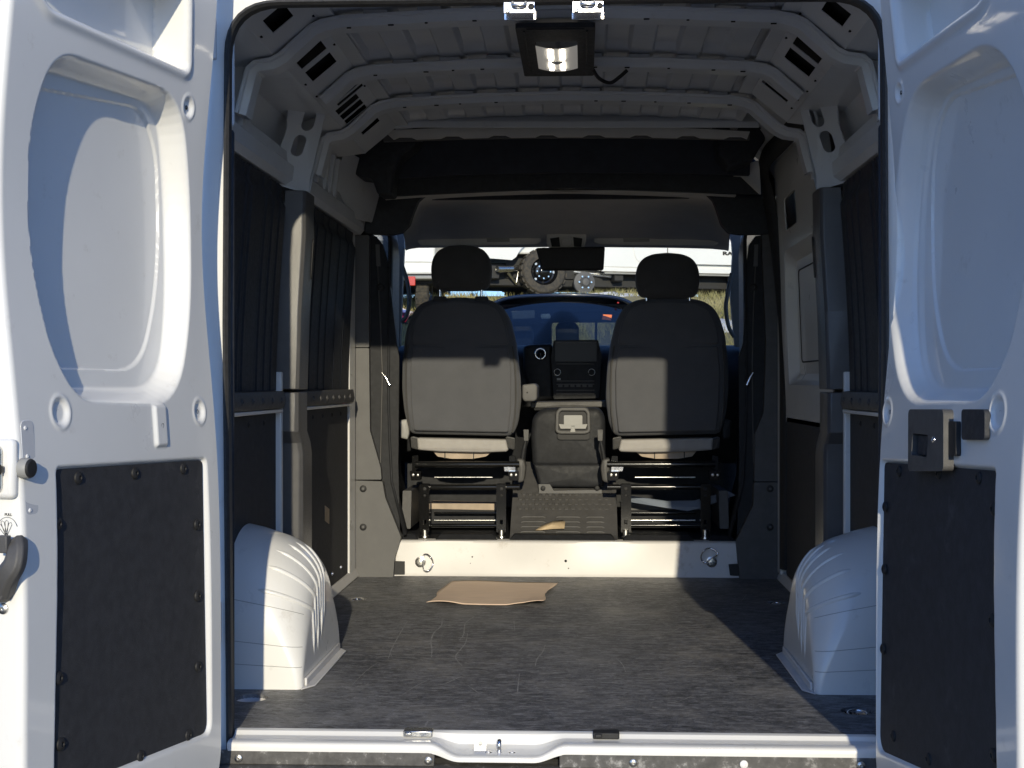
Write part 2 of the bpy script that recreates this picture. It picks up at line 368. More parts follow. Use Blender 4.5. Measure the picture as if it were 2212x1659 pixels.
# slanted roof rails along both sides, with their rectangular access holes
def cant(s):
    A, B = Vector((.655*s, 1.893)), Vector((.795*s, 1.778))
    def mp(y, t): q = A + (B-A)*t; return (q.x, y, q.y)
    holes = []
    for y0, y1, t0, t1 in ((.19, .31, .36, .76),
                           (.525, .575, .26, .76), (.605, .70, .26, .80), (.74, .86, .26, .80),
                           (1.10, 1.135, .2, .6), (1.15, 1.20, .1, .8), (1.215, 1.25, .14, .75), (1.265, 1.335, .34, .86), (1.35, 1.42, .34, .86), (1.435, 1.495, .34, .86),
                           (1.62, 1.66, .2, .75), (1.68, 1.76, .3, .76)):
        if s > 0 and y0 > 1.25 : continue
        holes.append(rect(y0, y1, t0, t1))
    y1 = 2.0 if s < 0 else 1.45
    g = MB(); g.plate(rect(.06, y1, 0, 1), holes, mp, (0, 0, .003))
    o = g.build('roof_rail', 'inner_paint', VAN, smooth=20)
    nn = Vector((B.y-A.y, 0, -(B.x-A.x))).normalized()*(.03 if s > 0 else .03); nn = nn if nn.z > 0 else -nn
    g = MB(); g.plate(rect(.08, y1-.02, .04, .96), [], lambda y, t: Vector(mp(y, t))+nn, (0, 0, .003)); g.build('rail_shade_plate', 'dark_void', o)  # dark plate added behind the holes stands in for shade in the rail
    for k in range(9):
        y = .14+k*.14+rr.uniform(-.02, .02); t = rr.choice((.08, .12, .88, .92)); p = Vector(mp(y, t)); g = MB(); g.box(p.x-.003, p.x+.003, y-.006, y+.006, p.z-.0025, p.z+.001); g.build('slot', 'dark_void', o)
    g = MB()                                          # ledge under the slanted rail and lip at its top
    g.hexa([(.79*s, .06, 1.779), (.935*s, .06, 1.760), (.935*s, .06, 1.764), (.79*s, .06, 1.783)], [(.79*s, y1, 1.779), (.935*s, y1, 1.760), (.935*s, y1, 1.764), (.79*s, y1, 1.783)])
    g.build('rail_flange', 'inner_paint', VAN, bevel=.002); g = MB()
    g.hexa([(.62*s, .06, 1.888), (.665*s, .06, 1.882), (.665*s, .06, 1.890), (.62*s, .06, 1.896)], [(.62*s, y1, 1.888), (.665*s, y1, 1.882), (.665*s, y1, 1.890), (.62*s, y1, 1.896)])
    g.build('rail_flange', 'inner_paint', VAN, bevel=.002)
cant(-1); cant(1)
# longitudinal side rails above the liners, upper posts with oval holes
def side_rail(s, y0, y1, z0=1.525):
    g = MB(); X = [(.918, z0), (.900, z0+.02), (.896, z0+.066), (.912, z0+.078), (.914, z0+.112), (.96, z0+.115), (.96, z0)]
    g.prism([(x*s, y0, z) for x, z in X], (0, y1-y0, 0)); o = g.build('side_rail', 'inner_paint', VAN, bevel=.002, smooth=20)
    g = MB(); y = y0+.08
    while y < y1-.05:
        for z in (z0+.04, z0+.06): g.box(s*.880-.0055, s*.880+.0105 if s < 0 else s*.880+.008, y-.003, y+.004, z-.008, z+.004)
        y += rr.uniform(.07, .13)
    return o
side_rail(-1, .06, 2.62); side_rail(1, .06, 1.33, 1.525)
def oval(cx, cy, hw, hh, n=20):
    out = []
    for k in range(n):
        a = 2*math.pi*k/n; c, s_ = math.cos(a), math.sin(a); out.append((cx+hw*c, cy+(hh-hw)*(1 if s_ > 0 else -1)+hw*s_))
    return out
def post(s, yc, wide=.11, holes=True):
    # sheet steel post between roof rail and side rail
    def mp(t, z):                                     # the pressed face looks back and inwards
        k = (.94-z)*.0; return ((.928-.072*t - .055*sstep(1.60, 1.80, z))*s, yc-.03+.105*t, z)
    out = rpoly([(-.10, 1.52), (1.0, 1.505), (1.0, 1.80), (1.25, 1.86), (-.75, 1.84), (-.35, 1.78), (-.10, 1.70)], .05, 5)
    H = [oval(.50, 1.748, .22, .36), oval(.46, 1.662, .22, .36)]
    H = [[(x, c_+(y-c_)*.10) for x, y in h] for h, c_ in zip(H, (1.748, 1.662))]
    g = MB(); g.plate(out, H, mp, (.004*s, .004, 0))
    g.hexa([mp(1.0, 1.505), (.945*s, yc+.17, 1.505), (.945*s, yc+.174, 1.505), tuple(Vector(mp(1.0, 1.505))+Vector((0, .004, 0)))], [mp(1.0, 1.80), (.90*s, yc+.15, 1.80), (.90*s, yc+.154, 1.80), tuple(Vector(mp(1.0, 1.80))+Vector((0, .004, 0)))])
    return g.build('upper_post', 'inner_paint', VAN, smooth=30)
post(-1, 1.16); post(1, 1.16)
for s in (-1, 1):                                     # thin stiffeners on the upper side panels
    g = MB(); g.hexa([(.90*s, .52, 1.60), (.95*s, .52, 1.60), (.95*s, .545, 1.60), (.90*s, .545, 1.60)], [(.862*s, .50, 1.765), (.92*s, .50, 1.765), (.92*s, .525, 1.765), (.862*s, .525, 1.765)])
    g.build('stiffener', 'inner_paint', VAN, bevel=.003); g = MB()
    g.hexa([(.90*s, 1.58, 1.60), (.95*s, 1.58, 1.60), (.95*s, 1.60, 1.60), (.90*s, 1.60, 1.60)], [(.862*s, 1.56, 1.765), (.92*s, 1.56, 1.765), (.92*s, 1.58, 1.765), (.862*s, 1.56+.02, 1.765)])
    if s < 0:
        for y in (1.75, 1.85, 1.95): g.build('stiffener', 'inner_paint', VAN, bevel=.003); g = MB(); g.hexa([(.905*s, y, 1.60), (.93*s, y, 1.60), (.93*s, y+.03, 1.60), (.905*s, y+.03, 1.60)], [(.885*s, y, 1.75), (.92*s, y, 1.75), (.92*s, y+.03, 1.75), (.885*s, y+.03, 1.75)])
    g.build('stiffener', 'inner_paint', VAN, bevel=.003)
g = MB()                                              # front left corner panel under the roof
g.hexa([(-.95, 2.02, 1.55), (-.86, 2.62, 1.58), (-.86, 2.66, 1.58), (-.97, 2.05, 1.55)], [(-.88, 2.02, 1.80), (-.80, 2.62, 1.80), (-.80, 2.66, 1.80), (-.90, 2.05, 1.80)]); g.build('corner_panel', 'inner_paint', VAN, bevel=.004)

# rear frame: pillars, header, seal
OPEN = rpoly([(-.795, -.06), (.795, -.06), (.805, 1.0), (.80, 1.797), (-.80, 1.797), (-.805, 1.0)], [.03, .03, 0, .13, .13, 0], 8)
def ring_strip(g, loop, ya, yb, ina, inb):
    n = len(loop); c = Vector((0, .86)); P = []
    for ins, y in ((ina, ya), (inb, yb)):
        for i, p in enumerate(loop):
            t = (Vector(loop[(i+1) % n]) - Vector(loop[i-1])).normalized(); q = Vector(p) + Vector((-t.y, t.x))*ins; P.append((q.x, y, q.y))
    return g.add(P, [(i, (i+1) % n, n+(i+1) % n, n+i) for i in range(n)])
g = MB(); g.plate(rpoly([(-.94, -.10), (.94, -.10), (.95, 1.0), (.92, 1.90), (-.92, 1.90), (-.95, 1.0)], [.02, .02, 0, .12, .12, 0], 8), [OPEN], lambda x, z: (x, -.005, z), (0, .03, 0))
ring_strip(g, OPEN, .02, .075, 0, -.02); ring_strip(g, OPEN, .075, .08, -.02, -.14)
g.build('rear_frame', 'white_paint', VAN, bevel=.006, smooth=45)
g = MB(); ring_strip(g, OPEN, -.016, -.020, -.004, .003); ring_strip(g, OPEN, -.020, -.010, .003, .008); ring_strip(g, OPEN, -.010, .03, .008, .004); ring_strip(g, OPEN, -.016, .0, -.004, -.004)
g.build('door_seal', 'seal', VAN, smooth=70, label='black rubber seal round the rear opening')
for s in (-1, 1):                                     # inner faces of the rear pillars, lined black
    g = MB(); g.prism([(.798*s, .055, 0), (.865*s, .30, 0), (.955*s, .30, 0), (.83*s, .055, 0)], (0, 0, 1.50)); g.build('pillar_trim', 'liner', VAN, bevel=.01)
    g = MB(); g.prism([(.952*s, .05, -.1), (.952*s, .30, -.1), (1.0*s, .30, -.1), (1.0*s, .05, -.1)], (0, 0, 2.0)); g.build('rear_pillar', 'white_paint', VAN, bevel=.01)
    g = MB(); g.prism([(.798*s, .06, 1.505), (.85*s, .20, 1.505), (.95*s, .20, 1.505), (.83*s, .06, 1.505)], (0, 0, .28)); g.build('corner_panel', 'inner_paint', VAN, bevel=.01)

# ---------------------------------------------------------------- load floor, sill, bumper
fl = [(-.955, .025), (-.30, .025), (.955, .025), (.955, 2.662), (-.955, 2.662)]
def circ(x, y, rx, ry, n=28): return [(x+rx*math.cos(2*math.pi*k/n), y+ry*math.sin(2*math.pi*k/n)) for k in range(n)]
hp = []
for u, v, r_ in ((543, 1508, .045), (1851, 1536, .042), (772, 1294, .036), (1676, 1302, .036)):
    d = ray(u, v); t = -CAM.z/d.z; q = CAM + d*t; hp.append((q.x, q.y, r_))
g = MB(); g.plate(fl, [circ(x, y, r_, r_) for x, y, r_ in hp], lambda x, y: (x, y, 0), (0, 0, -.012))
FL = g.build('cargo_floor', 'floor_vinyl', VAN, smooth=20, label='scuffed black vinyl load floor')
for i, (x, y, r_) in enumerate(hp):
    g = MB(); g.lathe([(r_+.004, -.004), (r_-.001, -.011), (r_*.8, -.018), (.001, -.02)], (x, y, 0), (0, 0, 1), 28)
    o = g.build('tie_down_cup', 'step_paint' if i != 1 else 'zinc', FL, smooth=60)
    g = MB(); g.tube([(x+r_*.6*math.cos(a), y+r_*.55*math.sin(a)-.004, -.006+.004*math.sin(a)) for a in [k/16*2*math.pi for k in range(16)]], .0035, 8, closed=True)
    if i: g.build('tie_down_ring', 'chrome', FL, smooth=70)
# raised edge seams and scratches pressed into the vinyl are in the material; white floor edge strips along the walls
for s in (-1, 1):
    g = MB(); g.hexa([(.925*s, 1.45, .001), (.955*s, 1.45, .001), (.955*s, 1.45, .04), (.94*s, 1.45, .04)], [(.925*s, 2.66, .001), (.955*s, 2.66, .001), (.955*s, 2.66, .04), (.94*s, 2.66, .04)]); g.build('floor_edge', 'step_paint', VAN, bevel=.004)
RC = at(1075, 1600, -.03).x                           # the latch recess in the sill
def sillz(x, k):                                      # k: profile points from the floor edge outwards
    rec = .72*sstep(.165, .09, abs(x-RC)); e = sstep(.80, .77, abs(x))
    yy_ = [.03, .012, .008, -.02, -.028, -.058, -.062, -.062][k]; zz_ = [.006, .006, -.006, -.008, -.003, -.005, -.010, -.027][k]
    if k in (2, 3): zz_ -= .028*rec
    if k == 4: zz_ -= .036*rec; yy_ += .004*rec
    if k == 5: zz_ -= .034*rec; yy_ -= .016*rec
    if k == 6: zz_ -= .030*rec; yy_ -= .02*rec
    if k == 7: zz_ -= .022*rec; yy_ -= .02*rec
    return (x, yy_, zz_)
g = MB(); g.grid(sillz, [-.785+i*.0157/2 for i in range(201)], range(8))
SILL = g.build('rear_sill', 'white_paint', VAN, smooth=50, label='white painted rear sill with latch recess'); m = SILL.modifiers.new('b', 'SUBSURF'); m.levels = m.render_levels = 1
def screw(parent, p, nrm, r=.011, mt='liner', name='screw'):
    g = MB(); p = Vector(p); g.lathe([(r, 0), (r*.95, r*.25), (r*.6, r*.45), (r*.38, r*.48), (r*.32, r*.2), (.0005, r*.18)], p, nrm, 14)
    return g.build(name, mt, parent, smooth=40)
q = at(1078, 1612, -.04)                              # the latch pin with its foot and two bolts
g = MB(); g.tube(spl([(q.x, -.036, -.038), (q.x, -.036, -.016), (q.x, -.033, -.007), (q.x, -.026, -.005), (q.x, -.022, -.012)], 5), .0055, 10); g.lathe([(.022, 0), (.020, .006), (.009, .009), (.006, .012)], (q.x, -.034, -.040), (0, 0, 1), 20)
g.build('latch_pin', 'chrome', SILL, smooth=60)
for u in (1055, 1106):
    p = at(u, 1618, -.045); screw(SILL, (p.x, -.04, -.034), (0, -.3, 1), .012, 'chrome', 'bolt')
    g = MB(); g.box(p.x-.012, p.x+.012, -.056, -.03, -.041, -.032); g.build('bolt_plate', 'chrome', SILL, bevel=.002)
p = at(1037, 1606, -.03); g = MB(); g.plate(rect(p.x-.014, p.x+.014, -.028, .004), [circ(p.x, -.012, .006, .006, 16)], lambda x, z: (x, -.018+z*.4, z), (0, .002, 0)); g.build('latch_bracket', 'bright_steel', SILL)
for u0, u1, v, mt in ((872, 935, 1586, 'zinc'), (1281, 1338, 1590, 'rubber')):
    a, b = at(u0, v, .005), at(u1, v, .005); g = MB(); g.box(a.x, b.x, -.006, .03, -.004, .012); g.box(a.x+.004, a.x+.022, -.012, 0, .0, .010); g.build('door_catch', mt, SILL, bevel=.003)
BUM = MB().prism([(-1.0, -.069, -.057), (-1.0, -.085, -.060), (-1.0, -.30, -.066), (-1.0, -.32, -.5), (-1.0, -.02, -.5), (-1.0, -.02, -.062)], (2.0, 0, 0))
for x0, x1 in ((-1.0, RC-.15), (RC+.15, 1.0)): BUM.prism([(x0, -.062, -.024), (x0, -.069, -.0565), (x0, -.050, -.0565), (x0, -.056, -.024)], (x1-x0, 0, 0))
mat('bumper_plastic', (.10, .097, .092), .8, var=.3, vscale=30, bump=.5, bscale=200, dirt=((.55, .54, .52), 30, .56, .6))
BUM = BUM.build('rear_bumper', 'bumper_plastic', VAN, bevel=.008, label='dark plastic rear bumper step with dusty top')
for u, v in ((515, 1638), (925, 1638), (1368, 1640), (1607, 1645), (1860, 1650)):
    p = at(u, v, -.07); screw(BUM, (p.x, -.0695, -.042), (0, -1, 0), .010, 'white_print' if u == 1607 else 'zinc')

# ---------------------------------------------------------------- wheel housings
def housing(s, label):
    prof = spl([Vector((y, z)) for y, z in ((.462, 0), (.465, .10), (.475, .20), (.50, .285), (.555, .365), (.63, .415), (.71, .438), (.80, .435), (.89, .40), (.97, .33), (1.025, .23), (1.05, .12), (1.055, 0))], 8)
    n = len(prof); N = []
    for i in range(n):
        t = (prof[min(n-1, i+1)] - prof[max(0, i-1)]).normalized(); N.append(Vector((-t.y, t.x)))
    XI, XW = .716, .965; rho = [.020+.095*sstep(0, .30, p.y) for p in prof]
    def pt(i, q, lift=0):                             # q 0 wall, 1 start of the rounding, 2 end of the rounding, 3 foot of the inner face
        p, rr_, nn = prof[i], rho[i], N[i]; drop = lambda X: 1 - .17*max(0, (.945-X))/.225
        if q <= 1: X = XW + (XI+rr_-XW)*q; z = p.y*drop(X); return ((X)*s, p.x+nn.x*lift, z+nn.y*lift)
        if q <= 2:
            th = (q-1)*math.pi/2; ins = rr_*(1-math.cos(th)); X = XI + rr_*(1-math.sin(th)); c = p - nn*ins
            return ((X-lift*math.sin(th))*s, c.x+nn.x*lift*math.cos(th), max(0, c.y*drop(X)+nn.y*lift*math.cos(th)))
        f = q-2; c = p - nn*rr_; z = max(0, c.y*drop(XI)); return ((XI-lift)*s, c.x+(.76-c.x)*.25*f*(1 if z > .02 else 0), z*(1-f))
    qs = [0, .5] + [1+k/10 for k in range(11)] + [2+k/6 for k in range(1, 7)]
    g = MB(); g.add([pt(i, q) for q in qs for i in range(n)], [(j*n+i, j*n+i+1, (j+1)*n+i+1, (j+1)*n+i) for j in range(len(qs)-1) for i in range(n-1)])
    o = g.build('wheel_housing', 'white_paint', VAN, smooth=60, label=label)
    for f, q0, q1 in ((.27, .75, 2.80), (.34, .9, 2.66), (.41, .95, 2.86), (.475, 1.1, 2.5), (.53, 1.15, 2.74), (.58, 1.25, 2.6)):   # pressed flutes over the rounded edge
        i = int(f*(n-1)); m = 34; P = [pt(i, q0+(q1-q0)*k/m, -.0035) for k in range(m+1)]
        g = MB(); g.tube(P, [.0015+.0065*min(1, k/4, (m-k)/6) for k in range(m+1)], 10); g.build('flute', 'white_paint', o, smooth=70)
    g = MB(); g.prism([(XI*s, .45, .001), ((XI-.030)*s, .50, .001), ((XI-.032)*s, .98, .001), (XI*s, 1.03, .001)], (0, 0, .005)); g.build('housing_flange', 'step_paint', o, bevel=.002)
    g = MB(); g.prism([((XI-.001)*s, .49, .005), ((XI-.009)*s, .49, .005), ((XI-.009)*s, 1.0, .005), ((XI-.001)*s, 1.0, .005)], (0, 0, .022)); g.build('housing_flange', 'step_paint', o, bevel=.003)
    for q in (.07, .135, .255):
        k = min(range(n//3), key=lambda i: abs(prof[i].y-q)); P = [pt(k, a, -.0002) for a in [i*.1 for i in range(18)]]; g = MB(); g.tube(P, .0009, 6); g.build('housing_seam', 'plastic_grey', o, smooth=70)
    return o
housing(-1, 'white pressed wheel housing, half of its rear face sunlit'); housing(1, 'white pressed wheel housing in the shade beside the handle door')
# ---------------------------------------------------------------- rear doors
WD = .765
class Door:
    def __init__(s, sg, hx, hy, ang):
        s.sg = sg; s.H = Vector((hx, hy)); s.e = Vector((sg*math.sin(R(ang)), -math.cos(R(ang)))); s.n = Vector((-sg*math.cos(R(ang)), -math.sin(R(ang))))
    def bulge(s, z): return .045*math.exp(-((z-1.22)/.42)**2)
    def P(s, w_, z, h=0):
        q = s.H + s.e*w_ + s.n*h; return Vector((q.x + s.sg*s.bulge(z), q.y, z))
    def px(s, u, v, h=0):                             # where the line of sight meets the door plane (or one h above it)
        d = ray(u, v); z = .8
        for _ in range(8):
            o_ = Vector((CAM.x - s.sg*s.bulge(z), CAM.y)); dd = Vector((d.x, d.y)); t = ((s.H-o_).dot(s.n)+h)/dd.dot(s.n); z = CAM.z + d.z*t
        q = o_ + dd*t - s.n*h; return ((q-s.H).dot(s.e), z)
    def N(s): return Vector((s.n.x, s.n.y, 0))
    def E(s): return Vector((s.e.x, s.e.y, 0))
def sdf(poly, W, Z):                                  # signed distance of grid points to a polygon, negative inside
    d = np.full(W.shape, 1e9); inside = np.zeros(W.shape, bool); n = len(poly)
    for i in range(n):
        ax_, ay_ = poly[i]; bx_, by_ = poly[(i+1) % n]; ex, ey = bx_-ax_, by_-ay_; L = ex*ex+ey*ey+1e-12
        t = np.clip(((W-ax_)*ex+(Z-ay_)*ey)/L, 0, 1); d = np.minimum(d, np.hypot(W-ax_-t*ex, Z-ay_-t*ey))
        c = ((ay_ > Z) != (by_ > Z)) & (W < (bx_-ax_)*(Z-ay_)/(by_-ay_+1e-12)+ax_); inside ^= c
    return np.where(inside, -d, d)
def nss(a, b, x): t = np.clip((x-a)/(b-a), 0, 1); return t*t*(3-2*t)
def make_door(D, label, right):
    zb, zt = -.16, 1.90; nz = 640; nw = 236
    zz = np.linspace(zb, zt, nz); tt = np.linspace(0, 1, nw)
    w0 = np.where(zz < .03, .14-np.sqrt(np.clip(.14**2-(np.clip(.03-zz, 0, .139))**2, 0, None)), 0)
    W = w0[:, None] + (WD-w0[:, None])*tt[None, :]; Z = np.repeat(zz[:, None], nw, 1)
    # window pressing
    win = WINP[right]
    d = sdf(win, W, Z)
    inn = sdf(WINI[right], W, Z); dO, dI = np.clip(-d, 0, None), np.clip(inn, 0, None)
    t = np.where(d < 0, dO/(dO+dI+1e-9), 0); t = t*t*(3-2*t)*.45 + t*.55
    h = -WDEP*t
    stp = sdf(WINS[right], W, Z); h -= .006*(1-nss(-.004, .0, stp))
    h -= .0035*np.exp(-((dO/(dO+dI+1e-9)-.72)/.05)**2)*(d < -.002)*nss(0, .02, dI)      # crease round the foot of the wall
    top = sdf(TOPP[right], W, Z); h -= .075*(1-nss(-.016, .004, top)); h += .006*np.exp(-((top-.012)/.010)**2)
    low = sdf(LOWP[right], W, Z); h -= .013*(1-nss(-.008, .004, low))
    for (cw, cz, r_) in DISH[right]:
        q = np.hypot((W-cw)*1.0, Z-cz); h -= .006*(1-nss(r_-.008, r_, q)); h += .002*np.exp(-((q-r_-.004)/.004)**2)
    if not right:
        b = sdf(rect(BOSS[0]-.026, BOSS[0]+.026, BOSS[1]-.045, BOSS[1]+.045, .008), W, Z); h += .007*(1-nss(-.006, .003, b))
    h += .0016*np.sin(Z*7+W*5)*nss(0, .1, W)          # slight unevenness of pressed sheet
    fr = .014                                         # rounded free edge, edge face, outer skin, hinge flange
    g = MB(); ncol = None; V = []
    for j in range(nz):
        z = float(zz[j]); row = []
        for hh, ww in ((-.095, -.13+w0[j]), (-.070, -.13+w0[j]), (-.055, -.052+w0[j]), (-.028, -.03+w0[j]), (-.014, -.012+w0[j]), (-.004, -.003+w0[j])): row.append(D.P(ww, z, hh))
        for i in range(nw-1):
            hh = float(h[j, i]); dw = WD-float(W[j, i])
            if dw < fr: hh -= fr-math.sqrt(max(0, fr*fr-(fr-dw)**2))
            row.append(D.P(float(W[j, i]), z, hh))
        for hh in (-.018, -.05, -.080): row.append(D.P(WD, z, hh))
        row.append(D.P(WD-.006, z, -.088)); row.append(D.P(WD-.3, z, -.10)); row.append(D.P(.2, z, -.10))
        ncol = len(row); V += row
    F = [(j*ncol+i, j*ncol+(i+1) % ncol, (j+1)*ncol+(i+1) % ncol, (j+1)*ncol+i) for j in range(nz-1) for i in range(ncol)]
    F += [tuple(range(ncol))[::-1], tuple(range((nz-1)*ncol, nz*ncol))]
    g.add(V, F); return g.build('rear_door', 'white_paint', VAN, smooth=50, label=label)
DL = Door(-1, -.761, -.20, 10.3); DR = Door(1, .737, -.20, 5.2)
WDEP = .052
def dpoly(D, pts, r, seg=8, h=0): return rpoly([D.px(u, v, h) for u, v in pts], r, seg)
WINP = {False: dpoly(DL, [(120, 103), (395, 205), (413, 420), (415, 640), (385, 880), (170, 868), (112, 760), (68, 560), (66, 260)], [.10, .11, .2, .2, .13, .10, .12, .2, .12]),
        True: dpoly(DR, [(2140, 82), (1960, 195), (1930, 420), (1915, 640), (1945, 875), (2125, 868), (2180, 760), (2215, 560), (2212, 180)], [.10, .11, .2, .2, .13, .10, .12, .2, .12])}
def foot(D, pts, r, wmax):
    P = [D.px(u, v, -WDEP) for u, v in pts]; P = [(min(a, wmax(b)), b) for a, b in P]; return rpoly(P, r, 8)
def rimw(D, key):                                     # free-edge boundary of the pressing at height z, less the steep wall
    def f(z):
        P = WINP[key]; best = 0
        for i in range(len(P)):
            (a, b), (c, d) = P[i-1], P[i]
            if (b-z)*(d-z) <= 0 and abs(d-b) > 1e-9: best = max(best, a+(c-a)*(z-b)/(d-b))
        return best-.012 if best else 9
    return f
LI = [(-40, 105), (338, 226), (353, 420), (356, 640), (338, 836), (100, 836), (20, 760), (-60, 560), (-60, 300)]
LS = [(-40, 148), (310, 231), (343, 330), (346, 500), (338, 640), (305, 803), (90, 797), (20, 720), (-60, 560), (-60, 330)]
RI = [(2280, 92), (2030, 205), (2000, 420), (1995, 640), (2010, 840), (2190, 838), (2250, 760), (2320, 560), (2320, 240)]
RS = [(2280, 120), (2040, 212), (2012, 330), (2010, 480), (2014, 640), (2045, 803), (2190, 797), (2250, 700), (2320, 560), (2320, 280)]
WINI = {False: foot(DL, LI, [.05, .09, .2, .2, .12, .05, .05, .1, .1], rimw(DL, False)), True: foot(DR, RI, [.05, .09, .2, .2, .12, .05, .05, .1, .1], rimw(DR, True))}
WINS = {False: foot(DL, LS, [.05, .07, .1, .2, .2, .10, .05, .05, .1, .1], lambda z, f=rimw(DL, False): f(z)-.004), True: foot(DR, RS, [.05, .07, .1, .2, .2, .10, .05, .05, .1, .1], lambda z, f=rimw(DR, True): f(z)-.004)}
TOPP = {False: dpoly(DL, [(105, 15), (404, 152), (404, -20), (-10, -180)], .018, 5), True: dpoly(DR, [(2120, 0), (1943, 132), (1927, -40), (2260, -250)], .018, 5)}
LOWP = {False: dpoly(DL, [(121, 1010), (446, 990), (456, 1585), (120, 1720)], [.014, .014, .03, .02], 5), True: dpoly(DR, [(2152, 1012), (1903, 994), (1893, 1600), (1900, 1625), (2150, 1740)], [.014, .014, .03, .03, .02], 5)}
DISH = {False: [(*DL.px(130, 890), .026), (*DL.px(431, 889), .024), (*DL.px(408, 232), .022)], True: [(*DR.px(1917, 890), .024), (*DR.px(2155, 892), .030), (*DR.px(1941, 200), .020)]}
BOSS = DL.px(344, 919)
LD = make_door(DL, 'left rear door swung open, grey lit inner face with black lower panel', False)
RD = make_door(DR, 'right rear door swung open, shaded inner face with black handle', True)
def door_panel(D, door, key, screws):
    P = LOWP[key]; c = Vector((sum(p[0] for p in P)/len(P), sum(p[1] for p in P)/len(P)))
    P2 = [Vector((c.x+(p[0]-c.x)*.972, c.y+(p[1]-c.y)*.987)) for p in P]
    g = MB(); g.plate([(p.x, p.y) for p in P2], [], lambda a, b: D.P(a, b, -.0125), D.N()*.006)
    o = g.build('trim_panel', 'liner_flat', door, bevel=.0015, label='black textured board panel')
    for u, v in screws:
        a, b = D.px(u, v); screw(o, D.P(a, b, -.0066), D.N(), .0125, 'rubber', 'screw')
    for a, b, r_ in DISH[key]:
        g = MB(); g.lathe([(.005, .0008), (.004, -.001), (.0003, -.002)], D.P(a, b, -.006), D.N(), 12); g.build('hole', 'dark_void', door)
door_panel(DL, LD, False, ((175, 1032), (297, 1022), (401, 1012), (131, 1132), (431, 1133), (432, 1287), (133, 1465), (137, 1608), (412, 1588), (309, 1634), (433, 1440)))
door_panel(DR, RD, True, ((1937, 1018), (2108, 1032), (1907, 1095), (2140, 1100), (1905, 1230), (2137, 1340), (1902, 1402), (1924, 1590), (2140, 1632), (2000, 1640), (2022, 1022)))
g = MB(); a, b = BOSS; g.lathe([(.005, .0008), (.004, -.001), (.0003, -.002)], DL.P(a, b, .0075), DL.N(), 12); g.build('hole', 'dark_void', LD)
# --- left door: free edge hardware (edge face looks towards the camera)
En = Vector((DL.e.x, DL.e.y, 0)); Nn = DL.N()
def edge(z, h): return DL.P(WD, z, h)
zc = at(20, 1013, -.96).z
g = MB(); c = edge(zc, -.036) + En*.004; g.obox(c, (Nn, En, (0, 0, 1)), (.072, .022, .105)); LB = g.build('latch_box', 'white_paint', LD, bevel=.010, seg=3)
g = MB(); c = edge(zc, -.034) + En*.017; P2 = rect(-.015, .015, -.042, .042, .0149, 6); g.plate(P2, [circ(0, .028, .005, .005, 12), circ(0, -.028, .005, .005, 12)], lambda x, z: c + Nn*x + Vector((0, 0, z)), En*.003)
LP = g.build('latch_plate', 'zinc', LD, bevel=.001)
for dz in (.028, -.028): screw(LP, c + Vector((0, 0, dz)) + En*.002, En, .009, 'chrome', 'bolt')
g = MB(); g.obox(c + En*.007, (Nn, En, (0, 0, 1)), (.04, .012, .012)); g.obox(c + En*.012 + Nn*.012, (Nn, En, (0, 0, 1)), (.016, .008, .018)); g.build('latch_tongue', 'black_metal', LP, bevel=.002)
g = MB(); c2 = edge(zc, .0) + En*(-.012); g.cyl(c2, c2 + Nn*.020, .017, .0165, 24); g.build('rubber_bumper', 'rubber', LD, bevel=.003, label='round rubber door stop')
g = MB(); g.lathe([(.018, 0), (.018, .014), (.0165, .016)], c2, Nn, 24); g.build('bumper_sleeve', 'plastic_grey', LD)
g = MB(); a0 = WD-.012; g.plate(rect(WD-.052, WD-.014, zc-.083, zc+.083, .012), [], lambda a, b: DL.P(a, b, .0004), Nn*.0012); o = g.build('guard_plate', 'film', LD, bevel=.0006, label='clear plastic scuff plate on the door edge')
for dz in (.07, .02, -.075): screw(o, DL.P(WD-.026, zc+dz, .0016), Nn, .004, 'white_print', 'rivet')
# black curved inner release handle on the edge face
zt_, zb_ = at(30, 1160, -.97).z, at(10, 1292, -.97).z
path = spl([edge(zt_-.008, -.004)+En*.004, edge(zt_-.022, .003)+En*.018, edge(zt_-.046, .002)+En*.026, edge(zb_+.038, -.014)+En*.024, edge(zb_+.010, -.034)+En*.012], 6)
g = MB(); n_ = len(path)
sec = [(-.016, -.012), (.016, -.012), (.018, .006), (.010, .013), (-.010, .013), (-.018, .006)]
V = []
for i, p in enumerate(path):
    t = (path[min(n_-1, i+1)]-path[max(0, i-1)]).normalized(); k = En; b_ = t.cross(k).normalized(); k = b_.cross(t); sc_ = .85+.35*(i/n_)
    V += [p + b_*x*sc_ + k*y*sc_ for x, y in sec]
g.add(V, [(i*6+k, i*6+(k+1) % 6, (i+1)*6+(k+1) % 6, (i+1)*6+k) for i in range(n_-1) for k in range(6)] + [tuple(range(6))[::-1], tuple(range((n_-1)*6, n_*6))])
g.obox(edge(zt_-.012, -.018)+En*.024, (Nn, En, (0, 0, 1)), (.020, .014, .030)); g.cyl(edge(zb_+.010, -.038)-En*.002, edge(zb_+.010, -.038)+En*.028, .022, .019, 24)
HL = g.build('release_handle', 'trim', LD, bevel=.003, label='black curved release handle')
screw(HL, edge(zb_+.010, -.038)+En*.0275, En, .011, 'zinc', 'bolt'); screw(LD, edge(at(12, 1320, -.97).z, -.038)+En*.001, En, .010, 'zinc', 'bolt')
